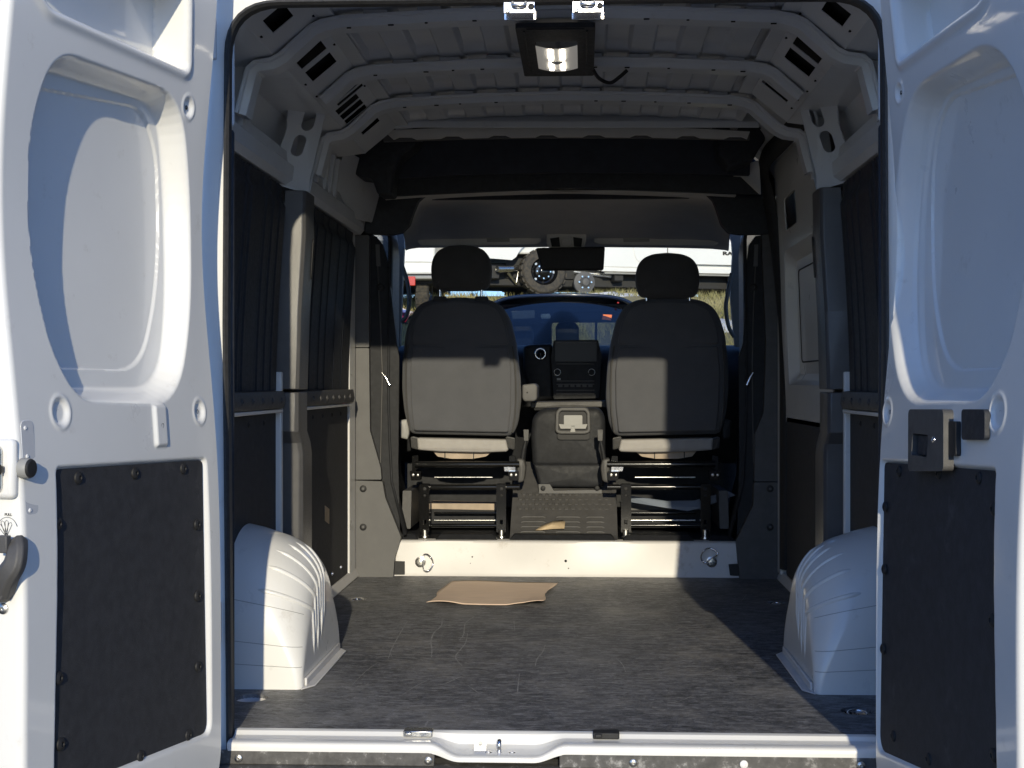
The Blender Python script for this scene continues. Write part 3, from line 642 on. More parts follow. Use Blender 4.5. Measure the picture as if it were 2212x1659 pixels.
# pull pictogram printed on the edge: fanned fingers of the handle with an arc arrow and the word PULL
zi = at(25, 1140, -.97).z; ic = edge(zi, -.026)+En*.0012
def icon(x, z): return ic + Nn*x + Vector((0, 0, z))
g = MB()
for a, L in ((38, .022), (18, .024), (-2, .024), (-22, .022)):
    d_ = Vector((-math.sin(R(a)), math.cos(R(a)))); p_ = Vector((d_.y, -d_.x)); O_ = Vector((-.002, -.016))
    loop = [O_ - p_*.0015, O_ + d_*L - p_*.0032, O_ + d_*(L+.003), O_ + d_*L + p_*.0032, O_ + p_*.0015]
    g.tube([icon(q.x, q.y) for q in loop], .0004, 4, closed=True)
arc = [Vector((.020*math.sin(R(t)), -.006+.022*math.cos(R(t)))) for t in range(-70, 75, 8)]
g.tube([icon(q.x, q.y) for q in arc], .0004, 4); g.prism([icon(-.0215, -.0015), icon(-.018, .0035), icon(-.0165, -.001)], En*.0004)
PIC = g.build('handle_pictogram', 'ink', LD)
def text(s, size, loc, xdir, ydir, mt, parent, name='lettering', ext=.0004, bold=0, wide=1):
    cu = bpy.data.curves.new(name, 'FONT'); cu.body = s; cu.size = size; cu.extrude = ext; cu.align_x = 'CENTER'; cu.align_y = 'CENTER'; cu.offset = bold
    ob = bpy.data.objects.new(name, cu); sc.collection.objects.link(ob); dg = bpy.context.evaluated_depsgraph_get()
    me = bpy.data.meshes.new_from_object(ob.evaluated_get(dg)); bpy.data.objects.remove(ob)
    x, y = Vector(xdir).normalized(), Vector(ydir).normalized(); z = x.cross(y); M = Matrix((x*wide, y, z)).transposed().to_4x4(); M.translation = Vector(loc); me.transform(M)
    me.materials.clear(); me.materials.append(MAT[mt]); return link(name, me, parent)
text('PULL', .0065, icon(.002, .0205), Nn, (0, 0, 1), 'ink', PIC)
# --- right door: handle housing, plug, striker latch
def dbox(D, door, u0, u1, v0, v1, h0, h1, r_, name, mt, label=None, bev=.004, holes=()):
    a = D.px(u0, v0); b = D.px(u1, v0); c = D.px(u1, v1); d = D.px(u0, v1)
    g = MB(); g.plate(rpoly([a, b, c, d], r_, 5), list(holes), lambda x, z: D.P(x, z, h0), D.N()*(h1-h0)); return g.build(name, mt, door, bevel=bev, label=label, seg=3)
a, b = DR.px(2002, 940), DR.px(2027, 990)
hx0, hz1 = DR.px(1994, 936); hx1, hz0 = DR.px(2025, 988)
HH = dbox(DR, RD, 1984, 2062, 884, 1018, .0, .022, .014, 'handle_housing', 'trim', 'black plastic inner door handle housing', .005, [rect(hx0, hx1, hz0, hz1, .006)])
g = MB(); g.plate(rect(hx0-.004, hx1+.004, hz0-.004, hz1+.004), [], lambda x, z: DR.P(x, z, .003), DR.N()*.003); g.build('handle_well', 'rubber', HH)
g = MB(); g.plate(rect(hx0+.018, hx1-.004, hz0+.003, hz1-.003, .006), [], lambda x, z: DR.P(x, z, .006), DR.N()*.010); g.build('handle_lever', 'liner', HH, bevel=.004)
a, b = DR.px(2041, 950); screw(HH, DR.P(a, b, .022), DR.N(), .007, 'chrome', 'screw')
dbox(DR, RD, 2062, 2078, 910, 985, .0, .012, .006, 'handle_bracket', 'rubber')
dbox(DR, RD, 2090, 2141, 884, 950, -.004, .012, .010, 'access_plug', 'liner', 'square black plastic plug')
ER = Vector((DR.e.x, DR.e.y, 0)); zr = at(2195, 1000, -.97).z
g = MB(); c = DR.P(WD, zr, -.028)+ER*.002; g.obox(c, (DR.N(), ER, (0, 0, 1)), (.050, .014, .060)); g.obox(c+ER*.012+DR.N()*.008, (DR.N(), ER, (0, 0, 1)), (.024, .018, .02)); o = g.build('latch', 'chrome', RD, bevel=.004, label='bright metal latch')
g = MB(); g.obox(c+ER*.009-DR.N()*.008, (DR.N(), ER, (0, 0, 1)), (.016, .012, .04)); g.build('latch_slot', 'dark_void', o, bevel=.002)
# raised rubber rim along the hinge side of each door, hinges
for D, d in ((DL, LD), (DR, RD)):
    for z in (.28, 1.70):
        g = MB(); p = D.P(-.15, z, -.085); g.cyl(p-Vector((0, 0, .05)), p+Vector((0, 0, .05)), .013, n=16); q = D.P(-.12, z, -.08); g.obox((p+q)/2, (D.E(), D.N(), (0, 0, 1)), (.05, .016, .07)); g.build('door_hinge', 'white_paint', d, bevel=.003)
# ---------------------------------------------------------------- side walls of the load bay
def wallx(z): return .955 - .035*max(0, (z-.85)/.65)**1.6
def upper_liner(s, y0, y1, ribs, z0=.838, z1=1.515):
    def f(y, z):
        r_ = .014
        for c, hw in ribs:
            yy_ = c + .03*(z-1.15); q = abs(y-yy_); r_ -= .009*(1-sstep(hw, hw+.005, q))
        for c, hw in ribs:
            for e in (-1, 1): r_ += .002*math.exp(-((y-(c+.03*(z-1.15))-e*(hw+.012))/.006)**2)
        r_ -= .012*(1-sstep(0, .012, min(y-y0, y1-y))) + .016*sstep(z1-.06, z1-.045, z)
        return ((wallx(z)-r_)*s, y, z)
    n = int((y1-y0)/.006); g = MB(); g.grid(f, [y0+(y1-y0)*i/n for i in range(n+1)], [z0+(z1-z0)*k/40 for k in range(41)])
    return g.build('wall_liner', 'liner', VAN, smooth=60)
def wall(s):
    upper_liner(s, .28, 1.12, ((.60, .004), (.66, .004), (.84, .004), (.93, .004), (1.02, .004)))
    if s < 0: upper_liner(s, 1.40, 2.46, ((1.62, .004), (1.78, .004), (1.90, .004), (2.08, .004), (2.26, .004)))
    for y0, y1 in ((.28, 1.12), (1.42, 2.44)) if s < 0 else ((.28, 1.12),):
        g = MB(); g.prism([(.955*s, y0, .778), (.918*s, y0, .780), (.912*s, y0, .80), (.918*s, y0, .836), (.955*s, y0, .838)], (0, y1-y0, 0)); o = g.build('waist_rail', 'trim', VAN, bevel=.003)
        y = y0+.16
        while y < y1-.03: screw(o, (.9135*s, y, .806), (-s, 0, 0), .011, 'trim', 'clip'); y += .125
        g = MB(); g.box(min(.92*s, .955*s), max(.92*s, .955*s), y0+.02, y1, .766, .7775); g.build('waist_strip', 'white_paint', VAN, bevel=.002)
        g = MB(); g.box(min(.944*s, .958*s), max(.944*s, .958*s), y0, y1, .04, .764); o = g.build('wall_board', 'liner_flat', VAN, bevel=.003)
        y = y0+.1
        while y < y1-.03:
            screw(o, (.944*s, y, .735), (-s, 0, 0), .009, 'rubber', 'clip')
            if y1 > 2: screw(o, (.944*s, y, .09), (-s, 0, 0), .009, 'chrome', 'clip')
            y += .19
    # post trim: upper and lower cover
    sec = [(.958, 1.160), (.890, 1.166), (.880, 1.176), (.876, 1.20), (.879, 1.31), (.905, 1.345), (.958, 1.36)]
    g = MB(); V = []
    for z, k in ((.842, 1.0), (1.10, 1.0), (1.36, .99), (1.44, .90), (1.51, .85)): V.append([((.958-(.958-x)*k - (.955-wallx(z)))*s, 1.26+(y-1.26)*(.75+.25*k), z) for x, y in sec])
    n = len(sec); g.add([p for r_ in V for p in r_], [(j*n+i, j*n+i+1, (j+1)*n+i+1, (j+1)*n+i) for j in range(len(V)-1) for i in range(n-1)] + [tuple(range(n)), tuple(range((len(V)-1)*n, len(V)*n))])
    o = g.build('post_trim', 'post_plastic', VAN, bevel=.003, smooth=22, label='upper plastic post cover, partly sunlit' if s < 0 else None)
    g = MB(); p = rect(1.275, 1.30, 1.22, 1.36, .012); g.plate(p, [], lambda y, z: ((.874-(.955-wallx(z))*.9)*s, y, z), (-.002*s, 0, 0)); g.build('belt_guide', 'rubber', o, bevel=.001)
    g = MB(); V = []
    for z, k, d in ((.03, 1.05, .05), (.62, 1.05, .05), (.66, 1.0, .045), (.70, .98, .0), (.832, .98, 0)): V.append([((.958-(.958-x)*k)*s, 1.26+(y-1.26)*(1+d*1.5)+d, z) for x, y in sec])
    g.add([p for r_ in V for p in r_], [(j*n+i, j*n+i+1, (j+1)*n+i+1, (j+1)*n+i) for j in range(len(V)-1) for i in range(n-1)] + [tuple(range(n)), tuple(range((len(V)-1)*n, len(V)*n))])
    g.build('post_trim', 'post_plastic', VAN, bevel=.003, smooth=22)
    g = MB(); g.box(min(.925*s, .957*s), max(.925*s, .957*s), 1.115, 1.14, .05, .90); g.build('post_edge', 'white_paint', VAN, bevel=.004)
wall(-1); wall(1)
g = MB(); p = at(726, 1132, 1.95); g.plate(rect(1.93, 2.02, .31, .37, .004), [], lambda y, z: (-.9425, y, z+.012*math.sin(y*40)), (.0015, 0, 0)); g.build('paper_tag', 'tan_scrap', VAN)
# right side: sliding door with its blank window, seal, upper rail
yw0, yw1 = 1.47, 2.40
def sx(z): return .945 - .04*max(0, (z-.95)/.75)**1.5
g = MB(); g.plate(rect(1.38, 2.50, .70, 1.80), [rect(yw0, yw1, .855, 1.42, .05, 6), rect(2.03, 2.32, 1.50, 1.63, .02, 3)], lambda y, z: (sx(z), y, z), (.006, 0, 0))
SD = g.build('sliding_door', 'white_paint', VAN, smooth=40, label='closed sliding side door with blanked window')
g = MB(); W2 = rect(yw0, yw1, .855, 1.42, .05, 6); W3 = rect(yw0+.06, yw1-.07, .90, 1.37, .04, 6); n = len(W2)
g.add([(sx(z)+.001, y, z) for y, z in W2] + [(sx(z)+.035, y, z) for y, z in W3], [(i, (i+1) % n, n+(i+1) % n, n+i) for i in range(n)]); g.build('window_reveal', 'white_paint', SD, smooth=60)
g = MB(); g.plate(W3, [], lambda y, z: (sx(z)+.035, y, z), (.004, 0, 0)); W4 = rect(yw0+.14, yw1-.13, .95, 1.33, .03, 6); g.build('window_blank', 'white_paint', SD, smooth=40)
g = MB(); g.tube([(sx(z)+.034, y, z) for y, z in W4], .003, 6, closed=True); g.build('window_groove', 'rubber', SD, smooth=60)
g = MB(); g.box(.945, .96, 1.42, 2.46, .04, .72); g.build('wall_board', 'liner_flat', SD, bevel=.003)
sp = spl([(.862, 1.40, 1.815), (.850, 2.0, 1.815), (.842, 2.34, 1.812), (.848, 2.47, 1.77), (.870, 2.505, 1.68), (.905, 2.505, 1.47), (.938, 2.505, 1.15), (.945, 2.505, .9), (.945, 2.505, .5), (.945, 2.505, .06)], 8)
g = MB(); V = []
for i, p in enumerate(sp):
    t = (sp[min(len(sp)-1, i+1)]-sp[max(0, i-1)]).normalized(); b_ = t.cross(Vector((1, 0, 0))).normalized()
    V += [p - b_*.038 + Vector((.02, 0, 0)), p - b_*.034 - Vector((.014, 0, 0)), p - b_*.010 - Vector((.022, 0, 0)), p + b_*.012 - Vector((.016, 0, 0)), p + b_*.03 - Vector((.004, 0, 0)), p + b_*.034 + Vector((.02, 0, 0))]
g.add(V, [(i*6+k, i*6+k+1, (i+1)*6+k+1, (i+1)*6+k) for i in range(len(sp)-1) for k in range(5)]); g.build('door_seal', 'rubber', VAN, smooth=70, label='black seal of the sliding door opening')
def mpr(y, t): return (.80+.062*t, y, 1.905-.085*t)
g = MB(); g.plate(rect(1.22, 2.46, 0, 1), [rect(1.30, 1.37, .35, .8)]+[oval(y, .72, .02, .05, 10) for y in (1.62, 1.9, 2.2)], mpr, (.003, 0, 0)); g.build('roof_rail', 'inner_paint', VAN, smooth=25)
g = MB(); g.hexa([(.85, 1.22, 1.75), (.86, 1.22, 1.75), (.90, 1.40, 1.55), (.89, 1.40, 1.55)], [(.80, 1.22, 1.90), (.81, 1.22, 1.90), (.85, 1.42, 1.83), (.84, 1.42, 1.83)]); g.build('gusset', 'inner_paint', VAN, bevel=.003)
g = MB(); g.hexa([at(1575, 364, 2.5), at(1640, 346, 2.42), at(1644, 420, 2.5), at(1606, 418, 2.58)], [at(1575, 364, 2.52), at(1640, 346, 2.44), at(1644, 420, 2.52), at(1606, 418, 2.6)]); g.build('corner_panel', 'inner_paint', VAN, bevel=.002)
g = MB(); g.box(-.957, -.938, 2.46, 2.60, .03, 1.53); g.build('post_edge', 'white_paint', VAN, bevel=.005)
g = MB(); g.box(.93, .957, 2.545, 2.62, .03, 1.53); g.build('post_edge', 'white_paint', VAN, bevel=.005)

# ---------------------------------------------------------------- roof lamp, strikers, overhead black ducts
z0 = 1.838
g = MB(); lx0, lx1 = -.112, .108
g.plate(rect(lx0, lx1, .40, .97, .01), [rect(-.062, .058, .55, .825, .012)], lambda x, y: (x, y, z0), (0, 0, .014)); g.box(lx0+.02, lx0+.026, .43, .94, z0-.004, z0); g.box(lx1-.026, lx1-.02, .43, .94, z0-.004, z0); g.box(lx0+.03, lx1-.03, .41, .414, z0-.003, z0)
LM = g.build('roof_lamp', 'liner', VAN, bevel=.004, label='black roof lamp panel with lit lens')
g = MB(); g.grid(lambda x, y: (x, y, z0-.006-.014*math.cos((x+.002)/.064*1.35)), [-.062+i*.006 for i in range(21)], [.55, .69, .697, .825]); g.build('lamp_lens', 'lamp_lens', LM)
for x in (-.020, .014):
    g = MB(); g.box(x-.007, x+.007, .56, .68, z0-.0235, z0-.0215); g.box(x-.007, x+.007, .71, .80, z0-.0235, z0-.0215); g.build('lamp_tube', 'lamp_glow', LM, bevel=.0008)
g = MB(); g.lathe([(.018, 0), (.016, -.006), (.001, -.008)], (-.003, .697, z0-.019), (0, 0, 1), 20); g.build('lamp_switch', 'lens_grey', LM)
g = MB(); g.tube(spl([(.105, .90, 1.842), (.125, .97, 1.83), (.16, 1.0, 1.822), (.19, 1.0, 1.84), (.215, 1.0, 1.862)], 6), .006, 8); g.build('lamp_cable', 'rubber', LM, smooth=70)
for u in (1122, 1270):
    p = at(u, 23, -.01); x = p.x; g = MB(); zt = 1.786
    g.box(x-.038, x+.038, -.020, .03, zt-.006, zt); g.box(x-.038, x+.038, -.024, -.021, zt-.028, zt); g.box(x-.040, x+.040, .028, .031, zt-.03, zt)
    o = g.build('door_striker', 'chrome', VAN, bevel=.003, label='bright steel door striker on the header')
    g = MB(); g.tube(spl([(x-.016, -.025, zt-.002), (x-.014, -.034, zt-.010), (x, -.037, zt-.012), (x+.014, -.034, zt-.010), (x+.016, -.025, zt-.002)], 6), .004, 8); g.build('striker_loop', 'zinc', o, smooth=70)
    screw(o, (x+.029, -.0245, zt-.012), (0, -1, 0), .008, 'rubber', 'bolt'); screw(o, (x-.028, -.0245, zt-.023), (0, -1, 0), .006, 'zinc', 'bolt')
def pxpoly(pts, Y, r_=0): return [(p.x, p.z) for p in (at(u, v, Y) for u, v in pts)] if not r_ else rpoly([(p.x, p.z) for p in (at(u, v, Y) for u, v in pts)], r_, 5)
def pxplate(name, pts, Y, th, mt, r_=.008, bev=.004, parent=None, label=None, holes=()):
    g = MB(); g.plate(pxpoly(pts, Y, r_), list(holes), lambda x, z: (x, Y, z), (0, th, 0)); return g.build(name, mt, parent or VAN, bevel=bev, label=label)
def pxpillow(name, pts, Y, th, mt, edge=.02, bulge=.004, parent=None, lean=0, zref=0, r_=.015, label=None):
    g = MB(); pillow(g, pxpoly(pts, Y, r_), lambda x, z, h: (x, Y + h + lean*(z-zref), z), th, edge, bulge); return g.build(name, mt, parent or VAN, smooth=70, label=label)
pxpillow('air_duct', [(752, 310), (800, 262), (860, 250), (892, 262), (906, 296), (893, 318), (866, 335), (850, 375), (846, 420), (815, 420), (803, 385), (770, 380), (750, 350)], 2.22, .16, 'liner', .014, .004, label='black moulded duct in the left roof corner')
pxpillow('air_duct', [(1545, 255), (1595, 240), (1642, 262), (1655, 300), (1638, 325), (1628, 345), (1575, 362), (1552, 330)], 2.22, .16, 'liner', .014, .004, label='black bagged duct in the right roof corner')
pxplate('trim_strip', [(828, 280), (1000, 272), (1230, 268), (1440, 272), (1620, 282), (1620, 302), (1440, 299), (1230, 297), (1000, 300), (828, 306)], 2.12, .02, 'trim_grey', .002, .003)
low = []
for i in range(8):
    u = 850+i*102; k = 6*((u-1230)/400)**2; low += [(u, 296+k), (u+12, 291+k), (u+38, 291+k), (u+50, 296+k)]
pxplate('trim_strip', [(828, 282), (1000, 274), (1230, 270), (1440, 274), (1620, 284)] + low[::-1], 2.105, .012, 'headliner', 0, .002)
mat('shelf_black', (.040, .045, .060), .8, var=.1, vscale=20, bump=.3, bscale=400)
pxplate('overhead_panel', [(840, 308), (1000, 300), (1230, 297), (1440, 299), (1620, 306), (1620, 378), (1440, 374), (1230, 372), (1000, 377), (840, 386)], 2.42, .03, 'shelf_black', .004, .006, label='black panel above the cab')
pxplate('overhead_panel', [(818, 388), (1000, 379), (1230, 374), (1440, 376), (1600, 382), (1640, 420), (1230, 405), (818, 424)], 2.46, .03, 'liner', .004, .005)
pxplate('shelf_lip', [(830, 424), (1000, 411), (1230, 404), (1440, 409), (1590, 418), (1590, 424), (1440, 415), (1230, 410), (1000, 417), (830, 430)], 2.56, .04, 'headliner', 0, .003)
g = MB(); g.box(-.93, .93, 2.75, 2.78, 1.70, 1.98); g.build('overhead_back', 'liner', VAN)

# ---------------------------------------------------------------- cab: step, pillars, headliner, screen
st = at(1222, 1169, 2.664).z
g = MB(); V = []
for y, z in ((2.655, 0), (2.664, .012), (2.666, st-.012), (2.672, st-.003), (2.684, st), (2.74, st)): V.append((y, z))
g.grid(lambda x, k: (x + 0, V[k][0] + (.004*math.sin(x*9) if k == 2 else 0), V[k][1]), [-.86+i*.02 for i in range(87)], range(6))
STEP = g.build('cab_step', 'step_paint', VAN, smooth=50, label='scuffed white step between load bay and cab')
for u, v, r_ in ((1222, 1212, .006), (1228, 1228, .003), (1020, 1203, .0035), (1016, 1217, .002), (1425, 1207, .004), (1152, 1217, .003), (1103, 1184, .002)):
    p = at(u, v, 2.662); g = MB(); g.lathe([(r_, -.001), (r_*.5, -.0012), (.0002, -.0013)], (p.x, 2.6655, p.z), (0, 1, 0), 12); g.build('hole', 'dark_void', STEP)
for u, v, s in ((908, 1214, 1), (1537, 1214, -1)):    # lashing eyes
    p = at(u, v, 2.66); g = MB(); g.lathe([(.024, 0), (.024, -.004), (.015, -.007), (.014, -.012), (.001, -.013)], (p.x, 2.664, p.z), (0, 1, 0), 24); o = g.build('lashing_eye', 'zinc', STEP, smooth=40, label='steel lashing ring on the step')
    if s > 0: ring = [(.016, .032), (.034, .036), (.052, .020), (.058, -.002), (.050, -.026), (.034, -.038), (.016, -.034), (.013, 0)]
    else: ring = [(-.042, .004), (-.048, .028), (-.034, .054), (-.008, .062), (.016, .052), (.024, .036), (-.002, .016), (-.028, -.002)]
    g = MB(); g.tube(spl([(p.x+x, 2.652-.006*(i % 3), p.z+z) for i, (x, z) in enumerate(ring)], 5, True), .0034, 8, closed=True); g.build('ring', 'chrome', o, smooth=70)
for pts in ([(850, 1212), (874, 1213), (874, 1241), (848, 1241)], [(1574, 1219), (1598, 1218), (1600, 1244), (1577, 1243)]): pxplate('trim_bracket', pts, 2.648, .008, 'rubber', .002, .002)
for pts, nm in (([(766, 752), (797, 752), (799, 930), (822, 1010), (824, 1036), (766, 1036)], 0), ([(766, 508), (797, 508), (797, 750), (766, 750)], 0), ([(764, 1038), (826, 1040), (832, 1075), (866, 1160), (852, 1206), (849, 1250), (765, 1248)], 1),
                ([(1645, 505), (1672, 505), (1688, 740), (1700, 880), (1700, 1040), (1630, 1040), (1630, 940), (1650, 890), (1655, 740)], 0), ([(1629, 1042), (1700, 1042), (1699, 1256), (1599, 1253), (1591, 1167), (1628, 1090)], 1)):
    o = pxplate('pillar_cover', pts, 2.615 if nm else 2.625, .05 if nm else .04, 'trim_grey' if pts[0][0] < 1000 else 'trim', .006, .006, label='grey plastic door pillar cover' if nm else None)
    if nm:
        for v in (1056, 1139):
            p = at(784 if pts[0][0] < 1000 else 1664, v, 2.61); screw(o, (p.x, 2.616, p.z), (0, -1, 0), .016, 'rubber', 'clip'); screw(o, (p.x, 2.612, p.z), (0, -1, 0), .009, 'trim_grey', 'clip')
for pts in ([(798, 508), (812, 510), (826, 528), (836, 560), (846, 640), (856, 740), (862, 770), (860, 1000), (864, 1158), (830, 1072), (824, 1040), (821, 1010), (799, 930)], [(1648, 508), (1632, 510), (1618, 530), (1610, 600), (1606, 740), (1596, 770), (1597, 1000), (1592, 1162), (1627, 1088), (1629, 940), (1650, 890), (1656, 740)]):
    o = pxplate('belt_pillar', pts, 2.668, .02, 'cab_black', .004, .006)
    L_ = pts[0][0] < 1000; g = MB(); q = [at(u, v, 2.660) for u, v in (((815, 545), (818, 620), (822, 700), (826, 805), (822, 1000)) if L_ else ((1634, 545), (1630, 620), (1627, 700), (1625, 805), (1628, 1000)))]
    g.tube(q, .0035, 6); g.build('seat_belt', 'trim', o, smooth=70)
    pxplate('belt_anchor', [(811, 528), (819, 528), (822, 575), (813, 575)] if L_ else [(1630, 528), (1638, 528), (1637, 575), (1628, 575)], 2.656, .012, 'trim_grey', .002, .003, parent=o); p = at(821 if L_ else 1628, 620, 2.655); screw(o, (p.x, 2.662, p.z), (0, -1, 0), .018, 'rubber', 'bolt')
# inner returns of the pillar covers (edge of the black lower door frame) and dark cab door linings
for s in (-1, 1):
    g = MB(); V = [(.82, 1.66), (.80, 1.50), (.805, .78), (.80, .62), (.79, .42), (.73, .18)]
    g.grid(lambda y, k: ((V[k][0]+.08*(y-2.66))*s, y, V[k][1]), [2.66, 2.85, 3.05, 3.3], range(6)); o = g.build('door_frame', 'cab_black', VAN, smooth=40); m = o.modifiers.new('s', 'SOLIDIFY'); m.thickness = .012
    g = MB(); g.prism([(.92*s, 3.0, .15), (.92*s, 4.1, .15), (.92*s, 4.1, 1.02), (.95*s, 3.0, 1.02)], (.06*s, 0, 0)); g.prism([(.87*s, 3.05, .62), (.87*s, 3.9, .62), (.93*s, 3.9, .70), (.93*s, 3.05, .70)], (0, 0, .09)); o = g.build('cab_door', 'cab_black', VAN, bevel=.01)
    g = MB(); g.plate(rpoly([(2.98, 1.02), (4.2, 1.02), (3.7, 1.56), (2.98, 1.60)], .03), [], lambda y, z: ((.96-.08*(z-1))*s, y, z), (.004*s, 0, 0)); g.build('door_window', 'windscreen_glass', o)
    g = MB(); g.box(min(.872*s, 1.0*s), max(.872*s, 1.0*s), 2.675, 2.70, .1, 1.92); g.build('cab_pillar', 'cab_black', VAN)  # dark backing plate added to close gaps where bright sky came through
    g = MB(); g.box(min(.93*s, 1.0*s), max(.93*s, 1.0*s), 2.71, 3.0, .1, 1.6); g.build('cab_pillar', 'cab_black', VAN, bevel=.01)
for s, u in ((-1, 820), (1, 1627)):
    g = MB(); p = at(u+5 if s < 0 else u, 805, 2.65); q = at(u+(22 if s < 0 else -14), 832, 2.65); g.tube([p, (p+q)/2+Vector((0, 0, .006)), q], [.004, .006, .008], 8); g.build('door_pull', 'chrome', VAN, smooth=70)
rear = [(845, 742), (850, 640), (838, 560), (842, 515), (866, 503), (882, 490), (892, 462), (904, 436), (922, 424), (1000, 417), (1110, 412), (1228, 409), (1340, 412), (1450, 416), (1530, 424), (1548, 440), (1557, 465), (1566, 490), (1580, 503), (1605, 512), (1618, 560), (1600, 640), (1606, 742)]
front = [(868, 742), (870, 640), (872, 570), (873, 548), (876, 540), (884, 537), (896, 535), (905, 534), (920, 534), (1000, 533), (1110, 533), (1228, 532), (1340, 533), (1450, 534), (1530, 536), (1545, 537), (1556, 538), (1566, 539), (1574, 541), (1581, 546), (1583, 570), (1572, 650), (1582, 742)]
g = MB(); rows = []
for k in range(9):
    t = k/8; Y = 2.66 + .98*t; b_ = sstep(0, 1, t); row = []
    for a, b in zip(rear, front):
        p = at(a[0], a[1], 2.66); q = at(b[0], b[1], 3.64); r_ = p.lerp(q, t); r_.z += .04*math.sin(math.pi*t)*(1 if a[1] < 505 else 0); row.append(r_)
    rows.append(spl(row[4:19], 3))
n = len(rows[0]); g.add([p for r_ in rows for p in r_], [(j*n+i, j*n+i+1, (j+1)*n+i+1, (j+1)*n+i) for j in range(8) for i in range(n-1)])
HLN = g.build('headliner', 'headliner', VAN, smooth=60, label='pale moulded cab headliner'); m = HLN.modifiers.new('s', 'SOLIDIFY'); m.thickness = .008; m.offset = 0
for pts in ([(792, 424), (922, 418), (903, 434), (893, 458), (884, 486), (868, 502), (845, 507), (788, 504)], [(1526, 418), (1646, 425), (1662, 505), (1598, 506), (1574, 502), (1558, 484), (1548, 452), (1540, 432)]): pxplate('pillar_cap', pts, 2.60, .05, 'liner', .008, .006, label='black plastic cap at the top of the cab pillar')
for L in (0, 1):                                      # windscreen pillars with grab handles
    if L == 0: pts = [(790, 470), (892, 478), (873, 520), (872, 545), (868, 640), (864, 748), (800, 760), (800, 640)]
    else: pts = [(1660, 470), (1562, 478), (1581, 520), (1583, 548), (1578, 640), (1588, 748), (1655, 760), (1655, 640)]
    pxplate('screen_pillar', pts, 3.60, .05, 'trim', .01, .01)
    c = [(869, 575), (880, 610), (884, 650), (878, 682), (866, 695)] if L == 0 else [(1581, 590), (1571, 640), (1568, 668), (1574, 705), (1586, 728)]
    g = MB(); g.tube(spl([at(u, v, 3.57) for u, v in c], 6), .011, 10); g.build('grab_handle', 'trim', VAN, smooth=70)
for x0, x1, lab in ((903, 1168, (1050, 1100)), (1283, 1553, (1345, 1402))):
    o = pxpillow('sun_visor', [(x0, 508), (x0+22, 497), (x1-70, 493), (x1-12, 494), (x1, 502), (x1, 523), (x1-8, 528), (x0+8, 531), (x0, 524)] if x0 < 1000 else [(x0, 502), (x0+12, 494), (x0+70, 493), (x1-22, 497), (x1, 508), (x1, 524), (x1-8, 531), (x0+8, 528), (x0, 523)], 3.52, .02, 'headliner', .006, .002, r_=.006)
    pxplate('visor_label', [(lab[0], 507), (lab[1], 506), (lab[1]+1, 522), (lab[0]+2, 523)], 3.512, .003, 'plastic_grey', .001, .0005, parent=o)
o = pxpillow('overhead_console', [(1180, 495), (1268, 494), (1266, 525), (1258, 538), (1190, 539), (1180, 526)], 3.47, .05, 'headliner', .012, .003, r_=.012)
for pts, mt in (([(1188, 515), (1208, 512), (1210, 533), (1192, 533)], 'cab_black'), ([(1238, 512), (1258, 515), (1256, 533), (1240, 533)], 'cab_black'), ([(1192, 499), (1202, 499), (1202, 503), (1192, 503)], 'red_lens'), ([(1244, 499), (1254, 499), (1254, 503), (1244, 503)], 'rubber')): pxplate('console_lens', pts, 3.462, .006, mt, .002, .001, parent=o)
p = at(1224, 524, 3.46); g = MB(); g.lathe([(.028, 0), (.026, -.006), (.01, -.008), (.001, -.006)], (p.x, 3.466, p.z), (0, 1, 0), 24); g.build('console_dial', 'headliner', o, smooth=40)
o = pxpillow('mirror', [(1157, 535), (1307, 532), (1304, 583), (1170, 584)], 3.40, .04, 'rubber', .012, .002, r_=.012, label='black rear view mirror'); 
g = MB(); q = at(1232, 545, 3.43); g.cyl(q, (q.x, 3.62, q.z+.03), .014); g.build('mirror_stalk', 'rubber', o)
# windscreen glass leaning forward
g = MB(); g.add([at(860, 528, 3.66), at(1595, 528, 3.66), at(1605, 760, 4.25), at(850, 760, 4.25)], [(0, 1, 2, 3)]); g.build('windscreen', 'windscreen_glass', VAN, smooth=0, label='clear windscreen pane')
g = MB(); g.box(-.98, .98, 2.70, 4.4, .04, st-.006); g.build('cab_floor', 'cab_black', VAN, bevel=.004)
g = MB(); g.box(-.98, -.60, 4.2, 4.3, 0, .95); g.box(-.6, .98, 4.2, 4.3, 0, .95); g.build('bulkhead', 'cab_black', VAN)
# dashboard
zd = at(1240, 748, 3.9).z
g = MB(); prof = spl([Vector((3.62, .45, 0)), Vector((3.58, .62, 0)), Vector((3.55, .80, 0)), Vector((3.58, zd-.08, 0)), Vector((3.68, zd-.015, 0)), Vector((3.85, zd, 0)), Vector((4.3, zd-.04, 0))], 5)
g.grid(lambda x, k: (x, prof[k].x + .02*math.cos(x*6), prof[k].y), [-.92+i*.046 for i in range(41)], range(len(prof))); DASH = g.build('dashboard', 'cab_black', VAN, smooth=50, label='dark dashboard with screen and controls')
cs = pxplate('centre_stack', [(1196, 735), (1292, 734), (1300, 770), (1294, 860), (1196, 862), (1190, 770)], 3.46, .14, 'cab_black', .008, .006, parent=DASH)
pxplate('screen', [(1199, 737), (1289, 737), (1289, 781), (1199, 781)], 3.452, .01, 'screen_black', .003, .002, parent=DASH)
pxplate('screen_bezel', [(1200, 739), (1288, 739), (1288, 741), (1200, 741)], 3.449, .004, 'trim_grey', 0, 0, parent=DASH)
